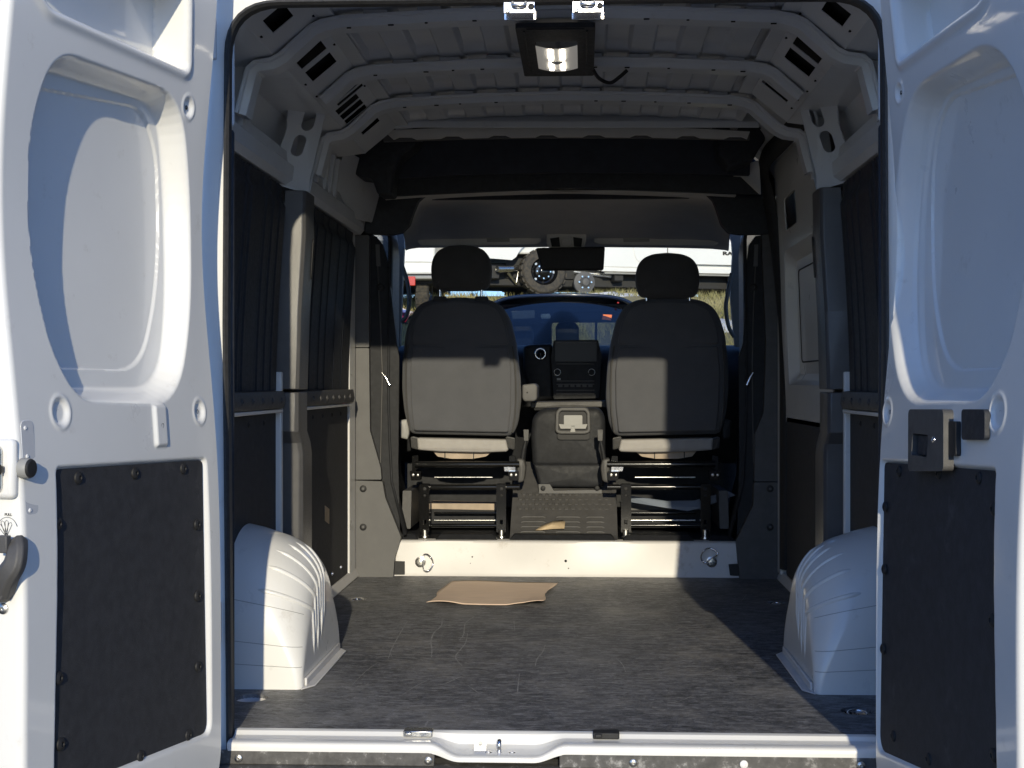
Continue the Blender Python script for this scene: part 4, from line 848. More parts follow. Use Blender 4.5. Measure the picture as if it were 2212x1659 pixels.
for u in (1204, 1278):
    p = at(u, 804, 3.45); g = MB(); g.lathe([(.018, 0), (.018, -.012), (.015, -.016), (.012, -.016), (.011, -.010), (.001, -.009)], (p.x, 3.462, p.z), (0, 1, 0), 24); o = g.build('control_knob', 'cab_black', DASH, smooth=40)
    g = MB(); g.tube([(p.x+.0165*math.cos(a), 3.447, p.z+.0165*math.sin(a)) for a in [k/24*6.2832 for k in range(24)]], .0013, 6, closed=True); g.build('knob_ring', 'zinc', o, smooth=70)
for v in (785, 822, 829, 842, 850): pxplate('control_trim', [(1202, v), (1284, v), (1284, v+2), (1202, v+2)], 3.452, .008, 'trim', 0, .0005, parent=DASH)
for i in range(6): pxplate('switch', [(1206+i*13, 831), (1215+i*13, 831), (1215+i*13, 836), (1206+i*13, 836)], 3.450, .01, 'trim', .001, .001, parent=DASH)
pxplate('button', [(1203, 817), (1211, 817), (1211, 821), (1203, 821)], 3.450, .01, 'plastic_grey', .001, .001, parent=DASH)
pxpillow('instrument_side', [(1130, 748), (1145, 744), (1192, 742), (1196, 862), (1150, 868), (1130, 800)], 3.5, .12, 'cab_black', .02, .004, parent=DASH)
p = at(1167, 764, 3.45); g = MB(); g.tube([(p.x+.026*math.cos(a), 3.47, p.z+.026*math.sin(a)) for a in [k/28*6.2832 for k in range(28)]], .0045, 8, closed=True); o = g.build('shifter_ring', 'chrome', DASH, smooth=70)
g = MB(); g.lathe([(.024, .01), (.022, -.012), (.012, -.02), (.001, -.021)], (p.x, 3.475, p.z), (0, 1, 0), 24); g.cyl((p.x+.003, 3.45, p.z-.01), (p.x+.003, 3.44, p.z-.035), .004, .003, 8); g.build('shifter_knob', 'black_metal', DASH, smooth=60)
# steering wheel hidden mostly by the driver seat
g = MB(); p = at(1020, 800, 3.35); g.tube([(p.x+.19*math.cos(a), 3.35+.09*math.sin(a), p.z+.165*math.sin(a)) for a in [k/32*6.2832 for k in range(32)]], .016, 10, closed=True); g.build('steering_wheel', 'rubber', DASH, smooth=70)

# ---------------------------------------------------------------- middle console between the seats
MC = pxpillow('middle_seat', [(1150, 1010), (1146, 940), (1150, 900), (1168, 884), (1205, 880), (1296, 880), (1308, 900), (1308, 1012)], 3.02, .20, 'cab_black', .03, .008, label='folded middle seat back with cup holder tray', r_=.03)
pxpillow('console_lid', [(1146, 868), (1310, 866), (1310, 880), (1146, 882)], 3.10, .30, 'trim', .008, .002, parent=MC, r_=.004)
pxpillow('seat_bottom', [(1152, 1002), (1308, 1002), (1306, 1048), (1290, 1054), (1165, 1052)], 2.99, .16, 'cab_black', .016, .004, parent=MC, r_=.012)
pxplate('tray_well', [(1205, 880), (1272, 880), (1274, 950), (1204, 950)], 3.000, .012, 'rubber', .016, .004, parent=MC)
g = MB(); P = pxpoly([(1211, 884), (1265, 884), (1271, 892), (1272, 931), (1264, 934), (1210, 934), (1203, 931), (1204, 892)], 2.99, .008); g.tube([(x, 2.992, z) for x, z in P], .009, 8, closed=True); g.build('tray_rim', 'trim_grey', MC, smooth=70)
pxplate('tray_base', [(1218, 897), (1258, 897), (1258, 920), (1218, 920)], 2.994, .01, 'plastic_grey', .006, .003, parent=MC)
for pts in ([(1207, 916), (1234, 918), (1234, 926), (1211, 926)], [(1241, 918), (1269, 916), (1265, 926), (1241, 926)], [(1234, 921), (1241, 921), (1243, 934), (1232, 934)]): pxplate('tray_clip', pts, 2.984, .008, 'plastic_grey', .002, .002, parent=MC)
for u in (1173, 1290): p = at(u, 1055, 2.98); screw(MC, (p.x, 2.985, p.z), (0, -1, 0), .012, 'rubber', 'bolt')
pxplate('seat_foot', [(1163, 1046), (1188, 1046), (1196, 1060), (1300, 1058), (1300, 1066), (1165, 1066)], 2.99, .05, 'trim_grey', .003, .003, parent=MC)
AR = pxpillow('arm_rest', [(1128, 831), (1155, 828), (1161, 834), (1160, 862), (1154, 867), (1132, 867), (1128, 860)], 2.90, .26, 'trim_grey', .008, .002, r_=.008, label='grey end of the driver arm rest'); p = at(1139, 848, 2.9); screw(AR, (p.x, 2.899, p.z), (0, -1, 0), .004, 'rubber', 'screw')
# rubber floor mat with ribs
zm = st+.004; a = at(1100, 1166, 2.70); b = at(1335, 1166, 2.70)
g = MB(); mz = lambda y: zm + .006*sstep(2.70, 2.74, y) + .21*max(0, y-2.75)/.30
g.grid(lambda x, y: (x, y, mz(y) + .004*math.sin(x*13)*sstep(2.75, 2.9, y)), [a.x+(b.x-a.x)*i/24 for i in range(25)], [2.70, 2.72, 2.74, 2.76, 2.80, 2.9, 3.0, 3.1, 3.2]); MT = g.build('floor_mat', 'trim', VAN, smooth=60, label='worn black rubber mat between the seats')
for i in range(4):
    for u0, u1 in ((-.21, -.10), (-.05, .06), (.09, .17)):
        y = 2.775+i*.028; q = mz(y)-.001; g = MB(); g.tube([(u0, y, q), (u0+.01, y, q+.003), (u1-.01, y, q+.003), (u1, y, q)], .005, 6); g.build('mat_rib', 'trim', MT, smooth=70)
for j in range(4):
    for i in range(14):
        x = -.22+i*.031+(.015 if j % 2 else 0); y = 2.915+j*.028; g = MB(); g.prism([(x+.013*math.cos(k*1.0472), y+.013*math.sin(k*1.0472), mz(y+.013*math.sin(k*1.0472))-.002) for k in range(6)], (0, -.002, .0055)); g.build('mat_stud', 'trim', MT, bevel=.001)
for u0, u1 in ((838, 905), (940, 1075), (1100, 1330), (1345, 1500), (1530, 1590)):
    pts = [(u0, 1168), (u0+10, 1150), (u1-10, 1150), (u1, 1168)]; q0, q1 = at(u0, 1168, 2.70), at(u1, 1168, 2.70)
    g = MB(); g.hexa([(q0.x, 2.69, st+.001), (q1.x, 2.69, st+.001), (q1.x, 2.86, st+.001), (q0.x, 2.86, st+.001)], [(q0.x+.02, 2.715, st+.022), (q1.x-.02, 2.715, st+.022), (q1.x-.02, 2.85, st+.024), (q0.x+.02, 2.85, st+.024)]); g.build('mat_edge', 'cab_black', VAN, bevel=.004)

# ---------------------------------------------------------------- front seats
def seat(left):
    if left: f = lambda u: u; L = 'left front seat from behind, raised headrest on chrome posts'
    else: f = lambda u: 1442 + (996-u)*1.035; L = 'right front seat from behind, half in shadow, headrest pushed down'
    def M(pts): return [(f(u), v) for u, v in pts]
    zr = at(996, 940, 2.92).z; lean = -.12
    out = [(884, 938), (872, 890), (868, 840), (870, 780), (877, 722), (889, 684), (906, 660), (932, 648), (995, 643), (1060, 648), (1086, 662), (1103, 690), (1115, 740), (1122, 800), (1125, 860), (1118, 915), (1106, 943)]
    S = pxpillow('front_seat', M(out), 2.90, .15, 'fabric', .04, .02, lean=lean, zref=zr, r_=.03, label=L)
    # centre panel of the back shell, slightly proud, with piping seams
    pan = [(894, 930), (889, 880), (888, 800), (893, 748), (1098, 750), (1105, 800), (1104, 880), (1098, 934)]
    pxpillow('back_panel', M(pan), 2.882, .05, 'fabric', .008, .006, parent=S, lean=lean, zref=zr, r_=.012)
    yoke = [(890, 744), (896, 700), (914, 668), (940, 656), (995, 652), (1054, 656), (1078, 668), (1094, 700), (1101, 746)]
    pxpillow('back_yoke', M(yoke), 2.884, .06, 'fabric', .010, .006, parent=S, lean=lean, zref=zr, r_=.02)
    for pts in ([(886, 930), (880, 880), (879, 800), (884, 745)], [(1107, 934), (1114, 880), (1114, 800), (1108, 748)]):
        g = MB(); g.tube(spl([at(f(u), v, 2.897)+Vector((0, lean*(at(u, v, 2.9).z-zr), 0)) for u, v in pts], 6), .004, 8); g.build('seam', 'fabric_dark', S, smooth=70)
    dv = 0 if left else 17
    hd = [(936, 622), (930, 600), (929, 575), (934, 553), (946, 538), (965, 530), (995, 527), (1025, 530), (1044, 538), (1056, 553), (1061, 575), (1060, 600), (1053, 622), (1030, 627), (960, 627)]
    pxpillow('headrest', [(f(996+(u-996)*(1 if left else 1.02)), v+dv) for u, v in hd], 2.80, .11, 'fabric_dark', .035, .012, parent=S, r_=.02)  # darker fabric puts the shade over the headrest into its colour
    for u in (950, 1040):
        a, b = at(f(u), 650, 2.845), at(f(u), 600, 2.845); g = MB(); g.cyl(a, b, .006, n=12); g.build('headrest_post', 'chrome', S, smooth=60)
        if left: pxplate('post_guide', [(u-13, 640), (u+13, 640), (u+15, 650), (u-15, 650)], 2.825, .04, 'rubber', .004, .003, parent=S)
    # lower skirt and base frame
    pxpillow('seat_skirt', M([(900, 946), (1093, 950), (1098, 972), (1094, 976), (1040, 978), (950, 976), (902, 972)]), 2.86, .10, 'fabric_light', .012, .003, parent=S, r_=.008)
    for u0, u1 in ((886, 902), (1092, 1110)): pxpillow('skirt_end', M([(u0, 944), (u1, 948), (u1, 972), (u0+2, 968)]), 2.865, .10, 'fabric_dark', .012, .002, parent=S, r_=.006)
    pxplate('cushion_pan', M([(935, 974), (1062, 976), (1050, 986), (1020, 991), (975, 991), (945, 986)]), 2.90, .25, 'wood_tan', .006, .003, parent=S)
    for u in (960, 1022): pxplate('pan_wire', M([(u, 974), (u+2, 974), (u+2, 991), (u, 991)]), 2.895, .01, 'rubber', 0, 0, parent=S)
    def bar(u0, u1, v, r_, Y, mt='black_metal', nm='crossbar'):
        g = MB(); g.cyl(at(f(u0), v, Y), at(f(u1), v, Y), r_, n=16); return g.build(nm, mt, S, smooth=60)
    bar(897, 1122, 1003, .0145, 2.83); bar(926, 1122, 1052, .0125, 2.80); bar(928, 1080, 1135, .0085, 2.79); bar(938, 1064, 1031, .003, 2.86, 'zinc', 'wire')
    bar(938, 1080, 1108, .006, 3.05); bar(938, 1080, 1124, .004, 2.95, 'zinc', 'wire'); bar(905, 1095, 1090, .012, 3.2)
    for u in (917, 1083):
        pts = M([(u-11, 1046), (u+10, 1046), (u+10, 1150), (u-11, 1150)]); P = pxpoly(pts, 2.765, .006); hx = f(u); hq = at(hx, 1128, 2.765)
        g = MB(); g.plate(P, [rect(hq.x-.007, hq.x+.007, hq.z-.010, hq.z+.010)], lambda x, z: (x, 2.765, z), (0, .045, 0)); p = at(hx, 1130, 2.76); q = at(hx, 1066, 2.76)
        o = g.build('leg', 'black_metal', S, bevel=.008, seg=3); screw(o, (q.x, 2.764, q.z+.02), (0, -1, 0), .009, 'rubber', 'bolt'); screw(o, (q.x, 2.764, q.z-.01), (0, -1, 0), .006, 'rubber', 'bolt')
        a = at(hx, 1150, 2.75); g = MB(); g.cyl((a.x, 2.765, st+.001), (a.x, 2.765, a.z+.012), .0155, .014, 18); g.cyl((a.x, 2.765, st+.001), (a.x, 2.765, st+.012), .021, .019, 18); g.build('leg_bolt', 'zinc', S, bevel=.002)
    for u in (897, 1109):
        pxplate('bracket', M([(u-12, 1018), (u+12, 1018), (u+11, 1038), (u-9, 1038)]), 2.80, .05, 'black_metal', .004, .004, parent=S); p = at(f(u), 1026, 2.80); screw(S, (p.x-.01, 2.799, p.z), (0, -1, 0), .008, 'zinc', 'bolt'); screw(S, (p.x+.012, 2.799, p.z), (0, -1, 0), .007, 'zinc', 'bolt')
    for pts in ([(890, 985), (903, 983), (905, 1010), (890, 1022)], [(1100, 985), (1112, 985), (1118, 1022), (1100, 1022)]): pxplate('bracket', M(pts), 2.84, .03, 'black_metal', .004, .004, parent=S)
    pxplate('bracket', M([(1088, 1006), (1113, 998), (1113, 1018), (1090, 1018)]), 2.822, .004, 'chrome', .002, .001, parent=S)
    pxplate('side_cover', M([(870, 1060), (889, 1060), (887, 1142), (868, 1142)]), 2.80, .35, 'trim', .004, .006, parent=S)
    pxpillow('seat_dial', M([(1116, 990), (1132, 992), (1136, 1010), (1132, 1040), (1118, 1044)]), 2.83, .10, 'trim', .01, .003, parent=S, r_=.012)
    g = MB(); g.tube(spl([at(f(1127), 1000, 2.86), at(f(1131), 975, 2.86), at(f(1136), 950, 2.86), at(f(1138), 935, 2.86)], 5), [.010]*8+[.008]*8, 8); g.build('buckle_stalk', 'cab_black', S, smooth=70)
    pxplate('buckle', M([(1131, 928), (1142, 928), (1141, 952), (1132, 952)]), 2.85, .02, 'trim', .003, .003, parent=S)
    pxpillow('recliner_knob', M([(862, 908), (880, 905), (884, 935), (880, 950), (864, 946)]), 2.93, .06, 'plastic_grey' if left else 'cab_black', .01, .003, parent=S, r_=.008)
    # second floor rail and sound pad under the seat
    pxplate('under_pad', M([(930, 1085), (1075, 1088), (1072, 1104), (928, 1100)]), 3.12, .10, 'wood_tan' if left else 'trim_grey', .004, .006, parent=S); pxplate('under_box', M([(926, 1100), (1085, 1103), (1085, 1140), (922, 1140)]), 3.10, .30, 'cab_black', .006, .006, parent=S)
    pxplate('under_wall', M([(880, 1000), (1120, 1000), (1120, 1095), (880, 1095)]), 3.45, .04, 'cab_black', .01, .004, parent=S)
seat(True); seat(False)
g = MB(); P = [at(u, v, Y) for u, v, Y in ((1362, 1072, 3.0), (1440, 1083, 2.97), (1500, 1082, 2.95), (1575, 1062, 2.92), (1588, 1070, 2.92), (1520, 1096, 2.93), (1485, 1104, 2.94), (1420, 1094, 2.96), (1364, 1085, 3.0))]; g.prism(P, (0, .003, .002)); mat('shaded_sheet', (.16, .19, .24), .5); o = g.build('paper_sheet', 'shaded_sheet', smooth=0); tag(o, 'curved pale sheet lying under the right front seat', 'paper')  # shade under the seat is put into the sheet's dark blue-grey colour
# ---------------------------------------------------------------- vehicles seen through the windscreen
def wheel(parent, c, axis, r, wd, spokes=8, label=None):
    c = Vector(c); ax = Vector(axis).normalized()      # axis points to the outer side
    g = MB(); n = 56; prof = [(r*.60, wd*.5), (r*.74, wd*.52), (r*.90, wd*.50), (r*.975, wd*.40), (r, wd*.28), (r, -wd*.28), (r*.975, -wd*.4), (r*.9, -wd*.5), (r*.6, -wd*.5)]
    g.lathe(prof, c, ax, n); a = ax.orthogonal().normalized(); b = ax.cross(a)
    for k in range(44):                               # tread blocks
        t = 2*math.pi*k/44; d = a*math.cos(t)+b*math.sin(t); tt_ = -a*math.sin(t)+b*math.cos(t)
        for hh, ww in ((-.33, .2), (-.11, .16), (.11, .16), (.33, .2)): g.obox(c + d*(r+.003) + ax*wd*hh + tt_*(.01 if (k % 2) else -.01), (tt_, d, ax), (r*.10, .022, wd*ww*.95))
    T = g.build('wheel', 'tyre', parent, smooth=35, label=label)
    g = MB(); g.lathe([(r*.61, wd*.49), (r*.60, wd*.42), (r*.56, wd*.36), (r*.50, wd*.15), (r*.44, wd*.12), (r*.36, wd*.30), (r*.24, wd*.33), (r*.20, wd*.40), (r*.10, wd*.44), (.001, wd*.44)], c, ax, 48); o = g.build('rim', 'black_metal', T, smooth=40)
    for k in range(spokes):
        t = 2*math.pi*k/spokes; d = a*math.cos(t)+b*math.sin(t); g = MB(); g.cyl(c + d*r*.30 + ax*wd*.30, c + d*r*.30 + ax*wd*.37, r*.035, n=8); g.build('lug_nut', 'chrome', T)
        g = MB(); g.cyl(c + d*r*.465 + ax*wd*.10, c + d*r*.465 + ax*wd*.16, r*.055, n=12); g.build('rim_hole', 'zinc' if k % 3 == 0 else 'dark_void', T)
    return T
# white pickup standing high on the bank, seen from its left... its side towards the van, rear at left
WY = 19.6; ang = R(16); fx = Vector((math.cos(ang), math.sin(ang), 0)); fy = Vector((-math.sin(ang), math.cos(ang), 0))
wc = at(1176, 586, WY); gzz = wc.z - .40
def tp(x, y, z): return wc + fx*x + fy*y + Vector((0, 0, z-.40))      # x forward from the rear wheel, y towards the far side, z above its ground
TR = empty('pickup_truck', tp(.9, .9, 0), 'white pickup truck standing high on the bank beyond the windscreen, dark steel wheel', 'pickup truck')
def tbox(x0, x1, y0, y1, z0, z1): return [tp(x0, y0, z0), tp(x1, y0, z0), tp(x1, y0, z1), tp(x0, y0, z1)], [tp(x0, y1, z0), tp(x1, y1, z0), tp(x1, y1, z1), tp(x0, y1, z1)]
mat('truck_white', (.82, .81, .77), .28, coat=1, var=.02, vscale=2)
def tplate(nm, pts, y, th, mt, bev=.008, holes=(), parent=None):
    g = MB(); g.plate(pts, list(holes), lambda x, z: tp(x, y, z), fy*th); return g.build(nm, mt, parent or TR, bevel=bev)
arch = [(.56*math.cos(R(a)), .40+.56*math.sin(R(a))) for a in range(200, -25, -9)]
bed = [(-1.30, .62)] + [(-.58, .58)] + [p for p in arch if p[1] > .58] + [(.60, .58), (1.02, .55), (1.02, 1.38), (-1.30, 1.38)]
tplate('bed_side', bed, -.02, .06, 'truck_white', .012)
B = tplate('body_side', [(1.035, .50), (2.25, .50), (2.25, 1.10), (2.25, 1.95), (1.30, 1.95), (1.035, 1.2)], -.02, .06, 'truck_white', .012)
D1 = tplate('rear_door', rpoly([(1.66, .58), (2.24, .58), (2.24, 1.9), (1.45, 1.9)], [.16, .03, .03, .03]), -.035, .03, 'truck_white', .008)
D2 = tplate('front_door', rpoly([(2.26, .58), (3.62, .58), (3.62, 1.2), (3.2, 1.9), (2.26, 1.9)], [.03, .10, .1, .1, .03]), -.035, .05, 'truck_white', .008)
tplate('rocker', [(1.04, .42), (3.7, .42), (3.7, .50), (1.04, .50)], -.01, .08, 'truck_white', .01); tplate('rocker_strip', [(1.1, .38), (3.7, .38), (3.7, .415), (1.1, .415)], .02, .08, 'plastic_grey', .008)
g = MB(); g.hexa(*tbox(1.05, 3.8, .06, 1.95, .45, 1.0)); g.hexa(*tbox(-1.3, 1.02, .08, 1.95, .70, 1.37)); g.build('cab_body', 'truck_white', TR, bevel=.03)
g = MB(); g.hexa(*tbox(3.64, 5.0, -.02, 1.95, .5, 1.3)); g.build('front_end', 'truck_white', TR, bevel=.05)
g = MB(); g.hexa(*tbox(1.3, 3.2, .1, 1.85, 1.9, 1.98)); g.build('roof', 'truck_white', TR, bevel=.05)
tplate('side_window', rpoly([(1.55, 1.3), (3.4, 1.3), (3.1, 1.86), (1.6, 1.86)], .05), -.042, .004, 'blue_tint_glass', 0)
# ridge lines along the flanks
g = MB(); g.tube([tp(-1.28, -.03, .84), tp(-.62, -.03, .82)], .012, 8); g.tube([tp(.62, -.03, .80), tp(1.0, -.03, .80)], .012, 8); g.build('body_crease', 'truck_white', TR)
BP = tplate('rear_bumper', rpoly([(-1.62, .42), (-1.25, .42), (-1.25, .60), (-1.62, .62)], .03), -.03, 1.9, 'plastic_grey', .02)
tplate('tailgate', [(-1.36, .62), (-1.302, .62), (-1.302, 1.36), (-1.36, 1.36)], .0, 1.9, 'truck_white', .01)
tplate('reflector', [(-1.72, .42), (-1.58, .42), (-1.58, .60), (-1.72, .60)], -.06, .04, 'red_lens', .01)
g = MB(); g.hexa(*tbox(-1.2, 4.4, .35, 1.7, .16, .56)); g.build('chassis', 'rubber', TR, bevel=.02)
for x in (-.95, 1.3, 2.4): g = MB(); g.hexa(*tbox(x, x+.18, .1, 1.8, .26, .5)); g.build('cross_member', 'rubber', TR, bevel=.02)
g = MB(); g.cyl(tp(-.84, -.02, .42), tp(-.55, .10, .44), .055, n=20, cap=False); g.cyl(tp(-.83, -.015, .42), tp(-.6, .10, .44), .046, n=20); g.build('exhaust_tip', 'zinc', TR, smooth=50)
g = MB(); g.tube(spl([tp(-.55, .12, .44), tp(-.2, .3, .5), tp(.4, .35, .45), tp(1.4, .3, .36)], 6), .045, 10); g.tube([tp(-.6, .2, .38), tp(-.45, .25, .20), tp(-.38, .3, .5)], .03, 8); g.build('exhaust_pipe', 'zinc', TR, smooth=60)
g = MB(); g.hexa(*tbox(-.62, .62, .30, 1.6, .30, 1.2)); g.build('wheel_well', 'rubber', TR)
wheel(TR, tp(0, .13, .40), -fy, .40, .27, 8, 'knobbly tyre on a black steel wheel'); wheel(TR, tp(3.9, .13, .40), -fy, .40, .27); wheel(TR, tp(0, 1.75, .40), fy, .40, .27); wheel(TR, tp(3.9, 1.75, .40), fy, .40, .27)
c = at(1262, 610, WY+.3); g = MB(); g.lathe([(.19, .06), (.19, -.02), (.16, -.03), (.10, -.05), (.06, -.12), (.001, -.13)], c, fy, 28); o = g.build('axle_hub', 'trim_grey', TR, smooth=35)
for k in range(6): a = k*math.pi/3; p = c + fx*.11*math.cos(a) + Vector((0, 0, .11*math.sin(a))) - fy*.05; g = MB(); g.cyl(p, p-fy*.03, .016, n=8); g.build('lug_nut', 'chrome', o)
q = at(1577, 550, WY+1.0); qx = (at(1577, 550, WY+.9)-wc).x/fx.x; text('RAM', .085, tp(qx, -.040, (829.5-550)/FP*(WY+qx*fx.y-CAM.y)+CAM.z-gzz), fx, (0, 0, 1), 'rubber', TR, ext=.006, bold=.004, wide=1.75)
# ---- white van body parked beside it, its corner fills the left of the windscreen
p0 = at(868, 592, 18.2); WV = empty('parked_van', (p0.x-.9, 19.2, p0.z-.55), 'white parked vehicle with red reflector at the left edge of the windscreen', 'van')
p1 = at(940, 592, 18.2); g = MB(); g.box(p0.x-1.5, p1.x, 18.2, 21.5, p0.z, p0.z+1.5); g.build('body', 'truck_white', WV, bevel=.03)
g = MB(); g.tube([(p0.x-1.5, 18.19, p0.z+.22), (p1.x, 18.19, p0.z+.20)], .012, 8); g.build('body_crease', 'truck_white', WV)
q0, q1 = at(868, 603, 18.1), at(975, 594, 18.1); g = MB(); g.box(q0.x-1.5, q1.x, 18.1, 18.5, q0.z, q1.z-.005); g.build('bumper', 'plastic_grey', WV, bevel=.02)
q0, q1 = at(881, 617, 18.05), at(897, 597, 18.05); g = MB(); g.box(q0.x, q1.x, 18.05, 18.1, q0.z, q1.z); g.build('reflector', 'red_lens', WV, bevel=.01)
q0 = at(868, 612, 18.4); g = MB(); g.box(q0.x-1.4, p1.x-.05, 18.4, 21.2, q0.z, p0.z); g.build('chassis', 'rubber', WV)
for x_ in (p0.x-1.35, p1.x-.35):
    for y_ in (18.75, 20.9): wheel(WV, (x_+.1, y_, gz(x_, y_)+.36), (1 if x_ > p0.x-.6 else -1, 0, 0), .36, .22, 5)
# ---- dark blue pickup facing the van, windscreen and cab roof in view
BY = 9.9; bc = at(1214, 640, BY); ZR = at(1214, 633, BY).z; zg = gz(bc.x, BY-1)
BT = empty('blue_pickup', (bc.x, BY, zg), 'dark blue pickup facing the van, orange sticker on its windscreen', 'pickup truck')
def bp(x, y, z): return Vector((bc.x+x, BY+y, z))
zc_ = at(1214, 752, BY).z; hw = .78
def roof(u, v):                                       # u across, v from front to back
    x = hw*u; e = abs(u)**4; return bp(x*(1-.02*v), .0 + v*1.7 + .12*u*u, ZR - .02*u*u - .12*abs(u)**6 - .03*(v-.35)**2)
g = MB(); g.grid(roof, [-1+i*.05 for i in range(41)], [0, .04, .1, .25, .5, .75, 1]); o = g.build('cab_roof', 'blue_paint', BT, smooth=60); m = o.modifiers.new('s', 'SOLIDIFY'); m.thickness = .03
def scr(u, t):                                        # windscreen: t 0 top, 1 bottom
    return bp(hw*u*(.93+.10*t), .02+.10*u*u - .62*t, (ZR-.075-.10*u*u*(1-t)) + (zc_-.16-ZR)*t)
g = MB(); g.grid(scr, [-1+i*.1 for i in range(21)], [0, .25, .5, .75, 1]); g.build('windscreen', 'blue_tint_glass', BT, smooth=60)
for s in (-1, 1):
    g = MB(); g.tube([scr(s*1.0, 0)+Vector((0, 0, .02)), scr(s*1.02, .5), scr(s*1.04, 1)], .045, 10); g.tube([bp(hw*.95*s, 1.66, ZR-.12), bp(hw*1.0*s, 1.72, zc_-.2)], .05, 10); g.build('roof_pillar', 'blue_paint', BT, smooth=60)
    g = MB(); g.prism([bp(.98*s, .0, zc_-.16), bp(.98*s, 1.75, zc_-.16), bp(.98*s, 1.75, zc_-1.0), bp(.98*s, -1.7, zc_-1.0), bp(.98*s, -1.7, zc_-.22)], (-.06*s, 0, 0)); g.build('body_side', 'blue_paint', BT, bevel=.02)
    pxs = [(1201, 752), (1200, 706), (1206, 697), (1224, 694), (1243, 697), (1250, 706), (1252, 752)]
    if s < 0: pxpillow('headrest', pxs, BY+1.0, .12, 'cab_black', .03, .01, parent=BT)
    else: pxpillow('headrest', [(u+165, v) for u, v in pxs], BY+1.0, .12, 'cab_black', .03, .01, parent=BT)
pxpillow('headrest', [(1105, 752), (1104, 716), (1112, 702), (1145, 702), (1152, 716), (1153, 752)], BY+.9, .12, 'cab_black', .03, .01, parent=BT)
mat('blue_interior', (.014, .018, .028), .7)
g = MB(); rz0, rz1 = at(1214, 748, BY+1.7).z-.05, at(1214, 697, BY+1.7).z
def bx2(u): return at(u, 700, BY+1.7).x
g.plate([(bc.x-.80, zc_-.9), (bc.x+.80, zc_-.9), (bc.x+.76, ZR-.06), (bc.x-.76, ZR-.06)], [rect(bx2(1192), bx2(1345), rz0, rz1, .03)], lambda x, z: (x, BY+1.68, z), (0, .04, 0)); g.build('cab_back', 'blue_interior', BT, bevel=.005)
g = MB(); a, b = bx2(1285), bx2(1290); g.box(a, b, BY+1.66, BY+1.69, rz0, rz1); g.build('window_divider', 'cab_black', BT)
g = MB(); a, b = bp(-.76, .35, zc_-.25), bp(.76, 1.6, ZR-.075); g.box(a.x, b.x, a.y, b.y, ZR-.10, ZR-.09); g.build('roof_lining', 'blue_interior', BT)
g = MB(); g.box(bc.x-.76, bc.x+.76, BY-.35, BY+.2, zc_-.35, zc_-.06); g.build('dashboard', 'blue_interior', BT, bevel=.03)
o = pxpillow('mirror', [(1167, 678), (1188, 677), (1190, 688), (1169, 689)], BY+.15, .03, 'plastic_grey', .01, .002, parent=BT, r_=.02)
o = pxplate('sticker', [(1303, 679), (1322, 680), (1320, 692), (1300, 690)], BY-.06, .004, 'orange', 0, 0, parent=BT)
pxplate('visor', [(1105, 672), (1155, 670), (1155, 687), (1107, 689)], BY+.25, .02, 'trim_grey', .01, .004, parent=BT)
g = MB(); p = at(1335, 655, BY+.05); g.lathe([(.012, 0), (.01, .01), (.001, .012)], p, (0, 0, 1), 12); g.build('marker_light', 'red_lens', BT)
g = MB(); g.grid(lambda x, y: bp(x, y, zc_-.17-.03*(x/.9)**2-.05*(-(y+.6))), [-.95+i*.1 for i in range(20)], [-1.75, -1.4, -1.0, -.6]); o = g.build('bonnet', 'blue_paint', BT, smooth=60); m = o.modifiers.new('s', 'SOLIDIFY'); m.thickness = .02
g = MB(); g.box(bc.x-.95, bc.x+.95, BY-1.80, BY-1.7, zg+.35, zc_-.25); g.build('grille', 'cab_black', BT, bevel=.03)
for s in (-1, 1):
    for y in (-1.1, 2.6): wheel(BT, (bc.x+.86*s, BY+y, zg+.36), (s, 0, 0), .37, .24, 5)
g = MB(); g.box(bc.x-.97, bc.x+.97, BY+1.78, BY+3.6, zg+.45, zc_-.14); g.build('load_bed', 'blue_paint', BT, bevel=.03)
# ---- red car at the left, only the edge of its roof shows
RY = 11.2; rc = at(868, 652, RY); zg = gz(rc.x-.8, RY)
RC_ = empty('red_car', (rc.x-.7, RY+1, zg), 'red car whose roof edge shows beside the left seat headrest', 'car')
def rbody(u, v): x = rc.x-.78+.86*u; e = abs(u)**4; return (x, RY-.3+2.6*v+.1*u*u, rc.z+.03-.02*u*u-.10*e-.12*(2*v-1)**4)
g = MB(); g.grid(rbody, [-1+i*.1 for i in range(21)], [k/10 for k in range(11)]); o = g.build('roof', 'red_paint', RC_, smooth=60); m = o.modifiers.new('s', 'SOLIDIFY'); m.thickness = .03
zt = rc.z-.12
g = MB(); g.prism([(rc.x-1.72, RY-.3, zt-.5), (rc.x+.16, RY-.3, zt-.5), (rc.x+.06, RY-.1, zt), (rc.x-1.62, RY-.1, zt)], (0, 2.3, 0)); g.build('cabin', 'blue_tint_glass', RC_, bevel=.02)
g = MB(); g.box(rc.x-1.75, rc.x+.19, RY-1.5, RY+3, zg+.3, zt-.5); g.build('body', 'red_paint', RC_, bevel=.08, seg=4)
for s in (-1, 1):
    for y in (-.8, 2.2): wheel(RC_, (rc.x-.78+.86*s, RY+y, zg+.31), (s, 0, 0), .32, .2, 5)

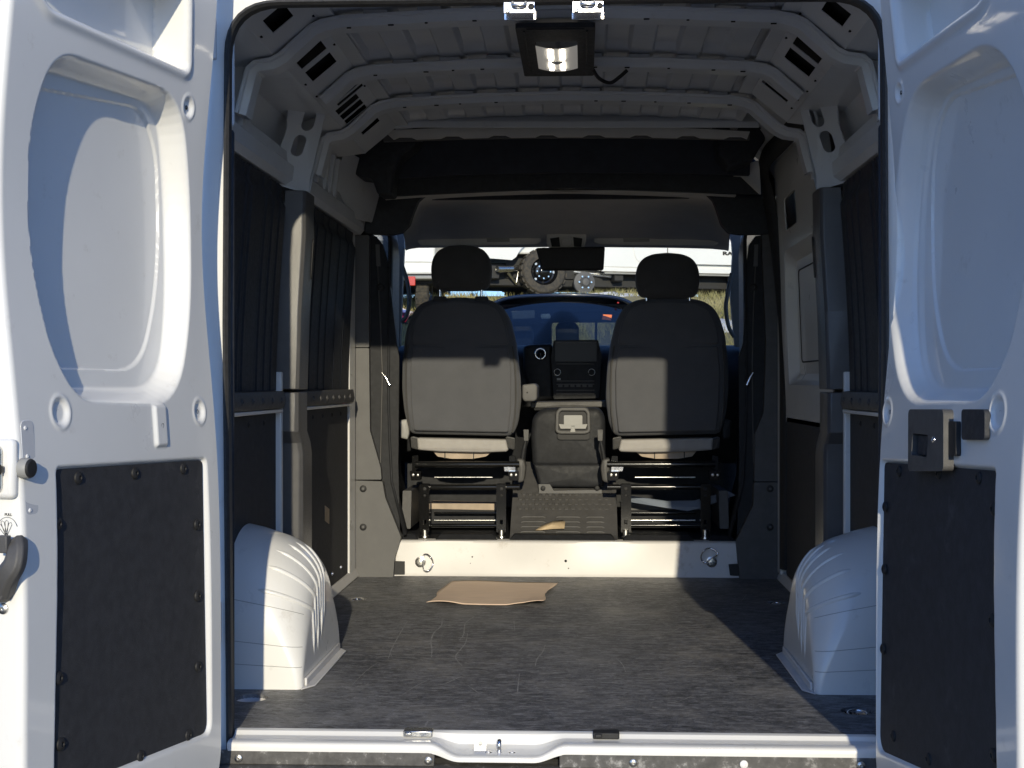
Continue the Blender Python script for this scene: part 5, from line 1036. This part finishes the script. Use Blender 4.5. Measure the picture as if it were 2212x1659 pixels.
# ---------------------------------------------------------------- loose things on the floor
def onfloor(u, v, z=0): d = ray(u, v); return CAM + d*((z-CAM.z)/d.z)
C4 = [onfloor(*q) for q in ((921, 1306), (1168, 1310), (1199, 1267), (976, 1263))]
def sheet(u, v):
    p = (C4[0]*(1-u)+C4[1]*u)*(1-v) + (C4[3]*(1-u)+C4[2]*u)*v
    p.x += .012*math.sin(v*7+u)*(u < .02 or u > .98) + .006*math.sin(v*11)*(u < .02); p.y += .004*math.sin(u*9)
    z = .003 + .010*max(0, math.sin(u*8+.6))*(1-v)**3 + .012*(1-v)**4*max(0, u-.85)/.15 + .012*v + .004*sstep(.8, 1, v)*max(0, math.sin(u*5))
    return (p.x, p.y, z)
g = MB(); g.grid(sheet, [i/40 for i in range(41)], [k/24 for k in range(25)]); o = g.build('cardboard_sheet', 'kraft', smooth=70); m = o.modifiers.new('s', 'SOLIDIFY'); m.thickness = .0016; m.offset = 1
tag(o, 'torn flat sheet of brown kraft card lying on the black floor', 'card')
def onmat(u, v):
    lo, hi = 2.70, 3.10
    for _ in range(30):
        Y = (lo+hi)/2
        if at(u, v, Y).z > mz(Y)+.012: lo = Y
        else: hi = Y
    return at(u, v, lo)
P = [onmat(u, v) for u, v in ((1156, 1146), (1172, 1137), (1195, 1130), (1216, 1124), (1221, 1130), (1219, 1146), (1190, 1143), (1172, 1147))]
g = MB(); n = len(P); cc = sum(P, Vector())/n; g.add([p+Vector((0, 0, .004*(i % 3))) for i, p in enumerate(P)] + [cc+Vector((0, -.004, .010))], [(i, (i+1) % n, n) for i in range(n)]); o = g.build('torn_card_scrap', 'tan_scrap', smooth=20); m = o.modifiers.new('s', 'SOLIDIFY'); m.thickness = .002
tag(o, 'crumpled scrap of tan card on the rubber mat between the seats', 'card')

# pale scratches worn into the vinyl
for pts, wd in (([(1612, 1283), (1608, 1290), (1600, 1300)], 1.6), ([(1024, 1332), (1006, 1345), (1003, 1358), (1001, 1372), (992, 1383)], 2.2), ([(955, 1338), (953, 1352), (938, 1366), (931, 1385), (933, 1402), (932, 1420)], 2.2), ([(1010, 1368), (1006, 1388), (994, 1404), (984, 1420), (998, 1438)], 1.8), ([(1178, 1393), (1172, 1408), (1160, 1424), (1156, 1440)], 2), ([(1122, 1455), (1119, 1482), (1117, 1500)], 1.6), ([(880, 1342), (862, 1372), (846, 1402), (838, 1425)], 1.5), ([(1005, 1458), (985, 1466), (968, 1474), (950, 1480)], 2.4), ([(846, 1418), (842, 1408)], 1.2), ([(1255, 1325), (1290, 1318), (1310, 1312)], 1.6), ([(924, 1558), (912, 1580)], 3), ([(870, 1500), (905, 1478), (940, 1462)], 1.1), ([(1330, 1420), (1345, 1436), (1352, 1452)], 1.4), ([(1420, 1370), (1450, 1364), (1475, 1352)], 1.2), ([(1110, 1340), (1112, 1362)], 1.2), ([(1560, 1440), (1530, 1452), (1500, 1455)], 1.1), ([(1440, 1520), (1475, 1512), (1500, 1500)], 1.0), ([(1010, 1480), (1030, 1494), (1042, 1500)], 1.4), ([(760, 1480), (790, 1450), (815, 1432)], 1.0)):
    C = spl([onfloor(u, v, .0008) for u, v in pts], 5); n = len(C); V = []
    for i, p in enumerate(C):
        t = (C[min(n-1, i+1)]-C[max(0, i-1)]).normalized(); b = Vector((-t.y, t.x, 0))*(.0011*wd*(.35+.65*math.sin(math.pi*(i+.5)/n))*(1+.4*math.sin(i*2.1))); V += [p-b, p+b]
    g = MB(); g.add(V, [(2*i, 2*i+1, 2*i+3, 2*i+2) for i in range(n-1)]); g.build('scratch', 'scratch', FL, smooth=0)
